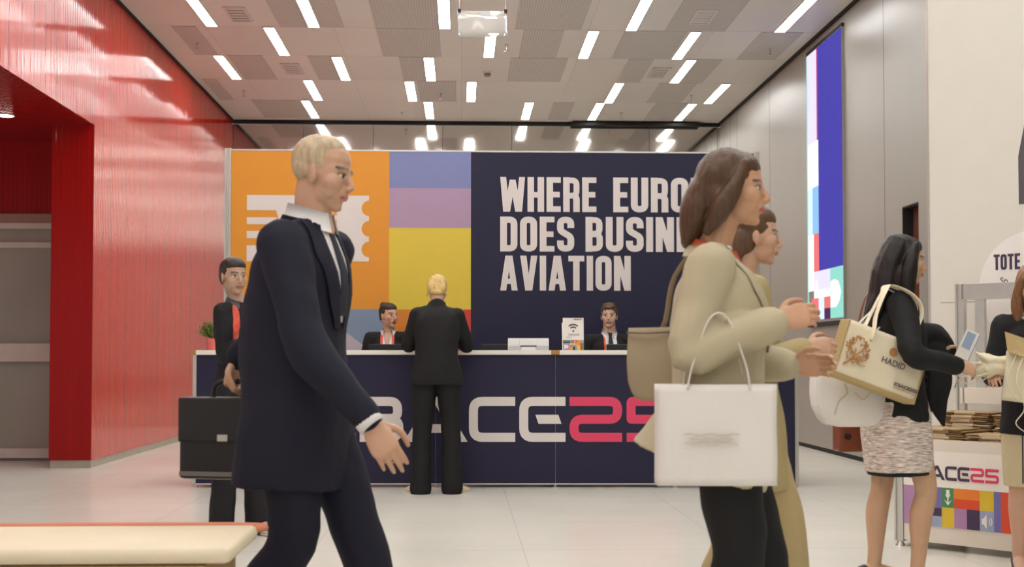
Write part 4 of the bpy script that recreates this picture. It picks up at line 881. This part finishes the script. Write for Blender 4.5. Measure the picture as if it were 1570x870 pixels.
sheet([jk], [[(-.05, 1.56), (.05, 1.56)], [(-.06, 1.45), (.06, 1.45)], [(-.012, 1.2), (.012, 1.2)]], 'shirt', m_shirt, p, off=.005); sheet([jk], [[(-.02, 1.555), (.02, 1.555)], [(-.016, 1.51), (.016, 1.51)], [(-.034, 1.22), (.034, 1.22)]], 'tie', m_tie, p, off=.011)
for sg in (-1, 1): sheet([jk], [[(sg*.052, 1.54), (sg*.10, 1.53)], [(sg*.06, 1.45), (sg*.125, 1.41)], [(sg*.01, 1.18), (sg*.05, 1.18)]], 'lapel', m_nav, p, off=.010)
for n, pt in (('L', 0), ('R', .45)): shoe(p, J['an'+n]+(V((0, 0, -.02)) if n == 'L' else V((.02, 0, 0))), 0, m_shoeb, .29, .022, pitch=pt)
hair(p, J, hairm('fair_grey_hair', (186, 164, 134)), [('e', (-.026, 0, .036), (.089, .079, .083)), ('e', (-.04, 0, .004), (.062, .0775, .05)), ('e', (-.008, 0, .072), (.066, .068, .048))], fold=.0014, ff=(60, 60, 40), top=-1)
hw = p.matrix_basis @ (J['wrL']+V((-.03, .0, -.085)))
m_brief = mat('black_briefcase', srgb(30, 28, 30), .45, var=.08, bump=.2, bscale=150)
bc = thing('briefcase', 'black briefcase carried low behind the man in the navy suit', 'bag', (hw.x, hw.y, hw.z-.345), -.25)
bx('case', m_brief, (-.17, -.055, 0), (.17, .055, .285), bc, .016); bx('flap', m_brief, (-.172, -.062, .13), (.172, .03, .29), bc, .01); bx('zip_band', mat('grey_trim', srgb(120, 112, 104), .4), (-.166, -.059, .012), (.166, -.054, .028), bc)
Sol().tube([(-.065, 0, .28), (-.06, 0, .325), (-.03, 0, .345), (.03, 0, .345), (.06, 0, .325), (.065, 0, .28)], .0095, n=10).build('handle', m_brief, bc, True); bx('clasp', m_alu, (-.02, -.066, .135), (.02, -.06, .16), bc, .003)
# ------------------------------------------------------------------ walking woman, beige blazer
h = 1.70; s = h/1.74
p = person('brown haired woman in beige blazer and black trousers walking right in the foreground', (.79, 3.8), -.20)
J = joints(h, H=(0, 0, .90), C=(-.015, 0, 1.15), N=(-.025, 0, 1.425), head=(.035, 0, 1.594), shL=(-.03, .15, 1.355), shR=(-.035, -.15, 1.355), elR=(-.10, -.21, 1.10), wrR=(.15, -.175, 1.19), elL=(-.0, .20, 1.09), wrL=(.21, .14, 1.06),
           hipL=(.0, .085, .89), hipR=(0, -.085, .89), knL=(.11, .08, .485), anL=(.14, .08, .09), knR=(.04, -.08, .48), anR=(-.14, -.08, .13))
R = head_R(-.08, .05)
body(p, J, h, True, sk_b, R, base=(.56, .31, .19, 1), lip=(.45, .14, .12, 1), vox=.0038, handR=dict(d=(1, .12, .25), n=(0, .9, -.3), t=(.2, .3, 1), curl=(.45, .6, .4)), handL=dict(d=(1, -.2, .05), n=(-.1, -.9, -.2), t=(.2, 0, 1), curl=(.4, .5, .4)))
m_bei = cloth('beige_blazer', (184, 172, 144), .8, .06, .3, 400); m_bei2 = cloth('beige_lining', (172, 150, 112), .8)
jk = jacket(p, J, m_bei, [(-.27, .215, .22, -.075), (-.12, .185, .21, -.045), (0, .155, .2, -.018), (.3, .138, .172, -.01), (.55, .142, .178), (.74, .13, .172), (.86, .10, .135), (.945, .06, .078)], (.072, .066, .056), seed=14, fold=.011, ff=(5, 5, 6), to=.9)
trousers(p, J, m_blk, (.105, .078, .07), low=.02, hipr=(.118, .165), seed=15, fold=.006)
collar(p, J, mat('coral_neckline', srgb(196, 92, 62), .6), 'blouse_collar', .05, .03, .95, .35, .01); collar(p, J, m_bei, 'jacket_collar', .060, .022, .93, .8, .014, .006)
for sg in (-1, 1): sheet([jk], [[(sg*.045, 1.41), (sg*.09, 1.40)], [(sg*.05, 1.33), (sg*.11, 1.29)], [(sg*.01, 1.1), (sg*.05, 1.1)]], 'lapel', m_bei, p, off=.009)
sheet([jk], [[(-.045, 1.42), (.045, 1.42)], [(-.05, 1.33), (.05, 1.33)], [(-.01, 1.12), (.01, 1.12)]], 'blouse', m_shirt, p, off=.005)
for n, pt in (('L', 0), ('R', .35)): shoe(p, J['an'+n]+V((0, 0, -.02)), 0, m_shoeb, .25, .04, pitch=pt)
hair(p, J, hairm('chestnut_hair', (82, 58, 40)), [('e', (-.026, 0, .042), (.098, .083, .086)), ('e', (-.06, 0, -.02), (.068, .082, .088)), ('t', [(-.05, .0, .05), (-.095, .01, -.03), (-.115, .0, -.10), (-.135, .0, -.165)], [(.06, .085), (.06, .09), (.055, .085), (.026, .05)], (0, 1, 0)), ('t', [(.03, -.062, .07), (.005, -.082, 0), (-.03, -.085, -.07), (-.07, -.08, -.14)], [.016, .026, .034, .016]), ('t', [(.03, .062, .07), (.005, .082, 0), (-.03, .085, -.07), (-.07, .08, -.14)], [.016, .026, .034, .016])], fold=.0035, ff=(38, 38, 13), seed=6)
# white shopping bag on her forearm
fa = p.matrix_basis @ (J['elR'].lerp(J['wrR'], .35))
sb = thing('shopping_bag', 'white shopping bag hanging from the forearm of the woman in beige', 'bag', (fa.x-.015, fa.y-.0, .725), -.04)
soft_bag(m_wbag, .335, .285, .10, 'bag_body', sb, .01, 3)
for y in (-.052, .052): strap('handle', m_wbag, [(-.085, y*.95, .27), (-.07, y*.9, .34), (-.02, y*.5, fa.z-.725+.062), (.03, y*.5, fa.z-.725+.068), (.08, y*.9, .34), (.09, y*.95, .27)], sb, .011)
S = Sol()
for q, (z, l) in enumerate(((.145, .16), (.132, .12), (.119, .15))): [S.prism(pp_, (0, -.064, z), (1, 0, 0), (0, 0, 1), .0015) for pp_ in stroke([(-l/2+l*i/8-.02, .0025*math.sin(i*2+q)) for i in range(9)], .004)]
S.build('print', mat('faint_print', srgb(204, 192, 180), .7), sb)
# her shoulder bag, far side
fb = p.matrix_basis @ V((-.205, .15, 1.0)); sbg = thing('shoulder_bag', 'beige fabric shoulder bag swinging behind the woman in beige', 'bag', (fb.x, fb.y, .95), -.75)
m_bag3 = cloth('beige_bag_fabric', (168, 152, 124), .8, .15); soft_bag(m_bag3, .17, .23, .08, 'bag_body', sbg, .018, 5, False, rd=.25); strap('dark_edge', mat('brown_edge', srgb(84, 70, 54), .5), [(-.08, -.05, .215), (0, -.058, .212), (.08, -.05, .215)], sbg, .006)
sl_ = [sbg.matrix_basis.inverted() @ (p.matrix_basis @ V(x)) for x in ((-.19, .165, 1.18), (-.15, .13, 1.34), (-.05, .115, 1.44), (.055, .13, 1.36), (.07, .21, 1.20), (-.08, .27, 1.10))]
strap('strap', m_bag3, [(-.08, 0, .22)]+sl_[:4]+[sl_[4], sl_[5], (.08, .02, .21)], sbg, .014, .003)
# ------------------------------------------------------------------ second woman behind her, tan trench coat
h = 1.66; s = h/1.74
p = person('person in tan trench coat half hidden behind the walking woman in beige', (1.07, 4.75), -.02)
J = joints(h, .96, H=(-.01, 0, .88), C=(-.01, 0, 1.12), N=(-.01, 0, 1.385), head=(.04, 0, 1.545), elR=(.01, -.2, 1.06), wrR=(.19, -.16, 1.12), elL=(.0, .2, 1.07), wrL=(.2, .14, 1.06), knL=(.0, .08, .47), anL=(-.16, .08, .12), knR=(.12, -.08, .48), anR=(.17, -.08, .08))
R = head_R(-.05, .08); body(p, J, h, True, sk_a, R, base=SK3, lip=(.42, .16, .14, 1), vox=.0042, handR=dict(d=(1, .05, .1), n=(0, .9, -.3), t=(.2, .3, 1), curl=(.5, .6, .4)), handL=dict(curl=(.5, .6, .4)))
m_tr = cloth('tan_trench', (172, 154, 112), .75, .06); jk = jacket(p, J, m_tr, [(-.55, .17, .215), (-.3, .16, .205), (0, .145, .185), (.3, .122, .155), (.55, .13, .165), (.76, .118, .16), (.87, .09, .125), (.95, .06, .076)], (.062, .055, .046), name='coat', seed=17, fold=.009, ff=(6, 6, 5), to=.92)
add = Sol(); add_torso(add, J, [(.26, .132, .166), (.34, .130, .164)]); add.remesh('belt', cloth('trench_belt', (158, 140, 98)), p, .007, 2)
collar(p, J, m_tr, 'coat_collar', .058, .04, .93, .6, .016, .006); m_kh = cloth('khaki_trousers', (178, 158, 116)); trousers(p, J, m_kh, (.10, .078, .07), low=.02, hipr=(.112, .16), seed=18)
for n, pt in (('L', .4), ('R', 0)): shoe(p, J['an'+n]+V((0, 0, -.015)), 0, m_pale, .25, .02, pitch=pt)
hair(p, J, hairm('brown_hair', (92, 66, 46)), [('e', (-.024, 0, .040), (.095, .081, .084)), ('e', (-.05, 0, -.02), (.064, .078, .08)), ('t', [(-.06, 0, .0), (-.08, 0, -.08), (-.085, 0, -.15)], [(.05, .075), (.045, .075), (.025, .055)], (0, 1, 0))], fold=.004, ff=(30, 30, 14))
# ------------------------------------------------------------------ woman with long dark hair and tote bag
h = 1.665; s = h/1.74
p = person('woman with long dark hair, black jacket and tweed skirt carrying bags on the right', (2.065, 5.95), .10)
J = joints(h, .98, H=(-.01, 0, .865), C=(.0, 0, 1.12), N=(-.01, 0, 1.385), head=(.045, 0, 1.547), shL=(-.02, .145, 1.335), shR=(-.045, -.145, 1.335), elR=(-.075, -.325, 1.10), wrR=(.16, -.27, 1.045), elL=(.04, .2, 1.09), wrL=(.235, .06, 1.08),
           hipL=(-.01, .08, .86), hipR=(.01, -.08, .86), knR=(.105, -.065, .465), anR=(.05, -.075, .085), knL=(-.05, .075, .47), anL=(-.095, .075, .085))
R = head_R(-.16, .10)
body(p, J, h, True, sk_b, R, base=(.56, .34, .21, 1), lip=(.42, .15, .13, 1), vox=.0038, handR=dict(d=(1, .15, -.15), n=(0, .8, -.5), t=(.2, .3, 1), curl=(.5, .6, .45)), handL=dict(d=(1, -.2, .15), n=(0, -.9, -.2), t=(.1, 0, 1), curl=(.4, .5, .4)))
jk = jacket(p, J, m_blk, [(-.16, .138, .175), (-.06, .138, .175), (.05, .130, .165), (.34, .112, .142), (.6, .122, .158), (.77, .112, .158), (.88, .085, .122), (.95, .058, .075)], (.064, .056, .044), seed=20, fold=.008, ff=(7, 7, 9), to=.93)
m_tw = mat('pink_tweed', srgb(208, 192, 182), .85, var=.75, vscale=26, stretch=(1, 1, 8), bump=.4, bscale=120, spec=.2)
S = Sol(); add_torso(S, J, [(-.605, .145, .160, .012), (-.45, .148, .166, .008), (-.25, .148, .174), (-.05, .140, .172), (.12, .118, .15)], n=32)
sk_ = S.remesh('skirt', m_tw, p, .007, 3, .004, (6, 6, 5), seed=21)
S = Sol(); add_torso(S, J, [(-.635, .138, .152, .014), (-.55, .14, .156, .012)], n=32); S.remesh('skirt_lining', m_blk, p, .006, 1)
for n in 'LR': shoe(p, J['an'+n]+V((0, 0, -.02)), 0, m_shoeb, .24, .03)
m_hd = hairm('near_black_hair', (26, 19, 17))
hair(p, J, m_hd, [('e', (-.024, 0, .042), (.098, .084, .087)), ('e', (-.05, 0, -.01), (.072, .084, .085)), ('t', [(-.05, 0, .06), (-.085, 0, -.05), (-.10, 0, -.17), (-.125, .0, -.29), (-.14, 0, -.37)], [(.07, .088), (.07, .095), (.065, .1), (.05, .09), (.02, .05)], (0, 1, 0)), ('t', [(.03, -.060, .075), (.008, -.080, .01), (-.004, -.086, -.08), (.0, -.085, -.20), (-.005, -.07, -.32)], [.018, .034, .040, .036, .014]), ('e', (-.045, 0, -.10), (.075, .098, .13)), ('e', (-.06, 0, -.22), (.075, .092, .13)), ('t', [(.04, .060, .075), (.022, .080, .01), (.010, .086, -.08), (.012, .08, -.20), (.005, .07, -.30)], [.018, .034, .038, .034, .014])], fold=.004, ff=(26, 26, 9), seed=8)
# cream canvas tote on her near shoulder
A_t = M.Rotation(.22, 4, 'Z') @ M.Rotation(.33, 4, 'Y'); tt = thing('tote_bag', 'cream canvas tote bag with copper tree print on the dark haired woman', 'bag', (1.85, 5.70, .945), rot=A_t.to_euler())
TW, TH, TD = .425, .258, .075
soft_bag(m_canvas, TW, TH, TD, 'bag_body', tt, .006, 9)
for x in (-TW/2, TW/2): bx('gusset', m_gus, (x-.003, -TD/2-.004, -.004), (x+.003, TD/2+.004, TH-.002), tt, .001)
bx('bottom_trim', m_gus, (-TW/2, -TD/2-.006, -.006), (TW/2, TD/2+.006, .012), tt, .002)
pin = tt.matrix_basis.inverted(); shw = p.matrix_basis @ J['shR']
pk = [V((shw.x-.05, shw.y+.01, shw.z+.085)), V((shw.x-.12, shw.y-.06, shw.z+.02)), V((shw.x+.05, shw.y-.07, shw.z+.0))]
for yy, dy in ((-TD/2-.008, -.012), (TD/2+.004, .03)):
    top = pin @ (pk[0]+V((0, dy, 0))); l1 = pin @ (V((shw.x-.155, shw.y-.085+dy*2, 1.28))); r1 = pin @ (V((shw.x+.055, shw.y-.085+dy*2, 1.28)))
    l0 = pin @ (pk[1]+V((.02, dy, .03))); r0 = pin @ (pk[2]+V((-.02, dy, .03)))
    strap('handle', m_canvas, [(-.09, yy, TH-.06), (-.09, yy, TH), l1, l0, top, r0, r1, (.10, yy, TH), (.10, yy, TH-.06)], tt, .017, .003)
fy = -TD/2-.0095
tp_ = lambda nm, m, ps: plate(nm, m, ps, (0, fy, 0), (1, 0, 0), (0, 0, 1), .0012, tt)
rr = random.Random(5); TP = []
TP += stroke([(-.19, .055), (-.165, .075), (-.15, .10), (-.148, .14)], .009)+stroke([(-.15, .10), (-.125, .13), (-.105, .16)], .006)+stroke([(-.158, .085), (-.12, .10), (-.085, .105)], .005)+stroke([(-.15, .11), (-.18, .145), (-.19, .17)], .006)+stroke([(-.135, .085), (-.10, .075), (-.08, .08)], .004)
for i in range(90):
    a = rr.uniform(0, 2*PI); q = rr.uniform(.2, 1)**.5; cx_, cz_ = -.14+.062*q*math.cos(a), .135+.062*q*math.sin(a); b_ = rr.uniform(0, PI); l_ = .0075
    TP.append([(cx_+l_*math.cos(b_), cz_+l_*math.sin(b_)), (cx_-l_*.45*math.sin(b_), cz_+l_*.45*math.cos(b_)), (cx_-l_*math.cos(b_), cz_-l_*math.sin(b_)), (cx_+l_*.45*math.sin(b_), cz_-l_*.45*math.cos(b_))])
tp_('tree_print', m_tree, TP); tp_('round_logo', m_tree, [arc(.035, .185, .02, 0, 2*PI, 24)[:-1]])
font_text('lettering', 'HADID', .040, m_ink, (-.012, fy-.0012, .125), (1, 0, 0), (0, 0, 1), tt)
tp_('logo', m_ink, scale_polys(logo_polys('EBACE'), .0152, .083, .045)); tp_('logo', m_ink, scale_polys(logo_polys('25'), .0152, .083, .045))
tp_('small_line', m_tree, [rect(.083, .034, .205, .037)])
# soft white bag behind it
wb2 = thing('cloth_bag', 'slouchy white cotton bag hanging below the cream tote bag', 'bag', (1.80, 5.85, .765), .15)
soft_bag(m_wbag, .34, .30, .07, 'bag_body', wb2, .022, 12, False, rd=.3); 
wsh = wb2.matrix_basis.inverted() @ V((shw.x-.055, shw.y+.05, shw.z+.07)); strap('handle', m_wbag, [(-.06, 0, .28), (-.05, .0, .38), wsh+V((-.05, 0, -.08)), wsh, wsh+V((.07, 0, -.07)), (.13, .02, .42), (.09, 0, .28)], wb2, .012)
plate('print', mat('sand_print', srgb(206, 190, 160), .7), stroke(rnd([(-.10, .06), (-.08, .12), (-.03, .16), (-.05, .2)], .02), .008)+stroke(rnd([(.0, .16), (.04, .12), (.09, .17)], .02), .006), (0, -.062, 0), (1, 0, 0), (0, 0, 1), .001, wb2)
# brown handbag behind
m_bl = mat('brown_leather', srgb(126, 62, 34), .4, var=.1); hb = thing('handbag', 'brown leather handbag edge showing below the white cotton bag', 'bag', (1.95, 6.20, .625), .1)
soft_bag(m_bl, .22, .20, .09, 'bag_body', hb, .008, 2, False); Sol().tube([(-.075, -.056, .075), (-.075, -.064, .075)], .016, n=16, sub=1, cap='flat').build('buckle', m_shoeb, hb)
hl = hb.matrix_basis.inverted(); hw_ = p.matrix_basis @ J['shL']; strap('strap', m_bl, [(-.1, 0, .19), hl @ V((hw_.x-.13, hw_.y+.07, 1.05)), hl @ V((hw_.x-.05, hw_.y+.0, hw_.z+.073)), hl @ V((hw_.x+.09, hw_.y+.09, 1.1)), (.1, 0, .19)], hb, .01, .003)
# folded black coat over her far arm
co = thing('coat', 'black coat draped over the forearm of the dark haired woman', 'coat', p.matrix_basis @ V((.20, .10, 1.08)), .1)
S = Sol().tube([(-.07, -.02, .10), (.0, -.01, .125), (.07, 0, .09), (.105, .0, .0)], [(.045, .07), (.05, .085), (.05, .085), (.045, .08)], lat=(0, 1, 0)).tube([(.03, -.05, .06), (.035, -.06, -.08), (.02, -.06, -.20), (.05, -.06, -.32)], [(.075, .03), (.07, .03), (.05, .026), (.02, .016)], lat=(0, 1, 0)).tube([(.05, .05, .06), (.07, .06, -.06), (.06, .06, -.16), (.02, .06, -.25)], [(.07, .03), (.065, .028), (.06, .026), (.03, .02)], lat=(0, 1, 0)).tube([(-.06, 0, .08), (-.03, -.02, .0), (.0, -.04, -.08)], [(.04, .05), (.05, .05), (.03, .03)], lat=(0, 1, 0))
S.remesh('coat_body', m_blk, co, .007, 4, .016, (9, 9, 7), seed=4)
br = thing('brochure', 'small blue and white folded leaflet in the hand of the dark haired woman', 'leaflet', p.matrix_basis @ V((.285, -.085, 1.10)), rot=(.1, .42, .15))
bx('front_page', m_card, (-.035, -.002, -.05), (.035, .0, .12), br); bx('back_page', mat('leaflet_blue', srgb(120, 150, 186), .5), (-.033, .0005, -.05), (.04, .003, .118), br); bx('picture', mat('leaflet_sky', srgb(150, 172, 198), .5), (-.025, -.003, .03), (.02, -.0015, .11), br)
# ------------------------------------------------------------------ woman handing out totes
h = 1.57; s = h/1.74
p = person('woman with straight brown hair and black jacket handing out totes at right edge', (2.89, 6.3), -PI/2-.30)
J = joints(h, 1.0, H=(-.01, 0, .82), C=(0, 0, 1.06), N=(0, 0, 1.295), head=(.035, -.005, 1.438), shL=(0, .145, 1.245), shR=(0, -.145, 1.245), elR=(.03, -.21, 1.0), wrR=(.235, -.20, .985), elL=(.03, .21, 1.0), wrL=(.24, .10, .99))
R = head_R(.0, .10); body(p, J, h, True, sk_a, R, base=(.60, .36, .25, 1), lip=(.50, .18, .17, 1), brow=(.14, .08, .05, 1), vox=.0036, hk=1.08, handR=dict(d=(.9, -.35, .05), n=(.1, .35, -1), t=(.7, .7, .2), curl=(.45, .6, .4), thumb=.7), handL=dict(d=(.95, -.2, .1), n=(0, -.3, 1), t=(.1, 1, .2), curl=(.5, .6, .4)))
jk = jacket(p, J, m_blk, [(-.25, .148, .172), (-.12, .142, .17), (.02, .132, .162), (.34, .118, .15), (.6, .126, .165), (.77, .112, .158), (.88, .085, .125), (.95, .058, .076)], (.062, .055, .044), seed=23, fold=.007, to=.93)
m_cs = cloth('cream_skirt', (204, 188, 152), .8, .05); S = Sol(); add_torso(S, J, [(-.80, .135, .155), (-.6, .14, .16), (-.3, .14, .165), (0, .125, .155), (.1, .11, .145)], n=32); skt = S.remesh('skirt', m_cs, p, .007, 3, .003, (6, 6, 4), seed=24)
sheet([skt], [[(-.082, .70), (-.076, .70)], [(-.082, .46), (-.076, .46)]], 'seam', m_ink, p, off=.003, thick=.002, nx=1)
for n in 'LR': shoe(p, J['an'+n]+V((0, 0, -.015)), 0, m_shoeb, .24, .03)
sheet([jk], [[(-.125, 1.172), (-.045, 1.180)], [(-.125, 1.146), (-.045, 1.154)]], 'name_badge', m_card, p, off=.012, thick=.004)
m_zeb = mat('zebra_scarf', srgb(226, 220, 214), .7, var=.02); nt = m_zeb.node_tree; s_ = sepxyz(m_zeb)
wv = node_math(nt, 'FRACT', node_math(nt, 'MULTIPLY', node_math(nt, 'ADD', s_.outputs[2], node_math(nt, 'MULTIPLY', s_.outputs[1], .5)), 42)); darken(m_zeb, node_math(nt, 'LESS_THAN', wv, .38), .12)
S = Sol().tube([V((.062*math.cos(a)-.0, .066*math.sin(a), 1.300-.022*math.cos(a))) for a in [2*PI*i/14 for i in range(14)]], .019, n=10, closed=True, sub=2).tube([(.075, -.02, 1.275), (.125, -.018, 1.20), (.142, -.012, 1.10), (.14, -.01, 1.03)], [(.012, .026)]*4, lat=(0, 1, 0)).tube([(.075, .02, 1.275), (.122, .025, 1.20), (.138, .03, 1.12)], [(.012, .024)]*3, lat=(0, 1, 0)); S.remesh('scarf', m_zeb, p, .005, 2, .003, (20, 20, 20))
hair(p, J, hairm('light_brown_hair', (132, 92, 60)), [('e', (-.022, 0, .044), (.097, .083, .085)), ('e', (-.05, 0, -.02), (.066, .083, .085)), ('t', [(-.05, 0, .05), (-.075, 0, -.06), (-.075, 0, -.17)], [(.06, .085), (.055, .09), (.035, .075)], (0, 1, 0)), ('t', [(.052, -.042, .088), (.050, -.070, .035), (.028, -.084, -.04), (.022, -.086, -.12), (.02, -.078, -.19)], [.016, .020, .028, .028, .014]), ('t', [(.052, .042, .088), (.050, .070, .035), (.028, .084, -.04), (.022, .086, -.12), (.02, .078, -.19)], [.016, .020, .028, .028, .014]), ('t', [(.078, .0, .088), (.084, -.03, .066), (.076, -.055, .045)], [.008, .012, .008]), ('t', [(.078, .0, .088), (.084, .03, .066), (.076, .055, .045)], [.008, .012, .008])], fold=.003, ff=(40, 40, 12), seed=10)
# the totes in her hands
pm = p.matrix_basis
ht = thing('open_tote_bag', 'cream tote bag with kraft lining held open by the woman in zebra scarf', 'bag', pm @ V((.34, -.03, .86)), rot=(0, .12, -.35))
soft_bag(m_canvas, .34, .24, .06, 'bag_body', ht, .012, 31, False)
S = Sol(); S.add([(-.17, -.05, .235), (-.02, -.075, .20), (.17, -.05, .18), (.17, .0, .27), (-.02, .01, .29), (-.19, .0, .33), (-.17, -.042, .235), (-.02, -.067, .20), (.17, -.042, .18), (.17, .008, .27), (-.02, .018, .29), (-.19, .008, .33)], [(0, 1, 4, 5), (1, 2, 3, 4), (7, 6, 11, 10), (8, 7, 10, 9), (0, 5, 11, 6), (5, 4, 10, 11), (4, 3, 9, 10), (3, 2, 8, 9), (2, 1, 7, 8), (1, 0, 6, 7)]); S.build('lining_flap', m_gus, ht)
strap('handle', m_canvas, [(-.10, -.05, .21), (-.12, -.09, .10), (-.07, -.10, -.02), (-.10, -.10, -.10), (-.03, -.10, -.13), (.02, -.08, -.02), (.0, -.06, .1)], ht, .013, .0025)
strap('handle', m_canvas, [(-.13, -.04, .22), (-.16, -.08, .1), (-.12, -.09, .03), (-.05, -.10, .0), (-.02, -.08, .08)], ht, .013, .0025)
cb = thing('bundle_of_totes', 'bunch of crumpled cream tote bags with loose straps in her right hand', 'bag', pm @ V((.30, -.235, 1.02)), rot=(0, 0, -.2))
S = Sol().tube([(.06, 0, .02), (-.02, -.01, .015), (-.09, 0, -.01)], [(.035, .05), (.045, .05), (.02, .03)], lat=(0, 1, 0)).tube([(.05, -.02, .05), (-.03, -.03, .06), (-.08, -.03, .09)], [(.022, .04), (.02, .035), (.008, .016)], lat=(0, 1, 0)); S.remesh('folded_cloth', m_canvas, cb, .006, 3, .010, (18, 18, 18), seed=2)
strap('strap', m_canvas, [(-.02, -.03, .02), (-.10, -.03, .04), (-.17, -.02, .0), (-.13, -.03, -.06), (-.06, -.03, -.05), (-.02, -.03, -.02)], cb, .014, .003); strap('strap', m_canvas, [(.02, -.04, .02), (-.06, -.05, -.02), (-.15, -.04, -.03), (-.18, -.03, -.08)], cb, .012, .003)
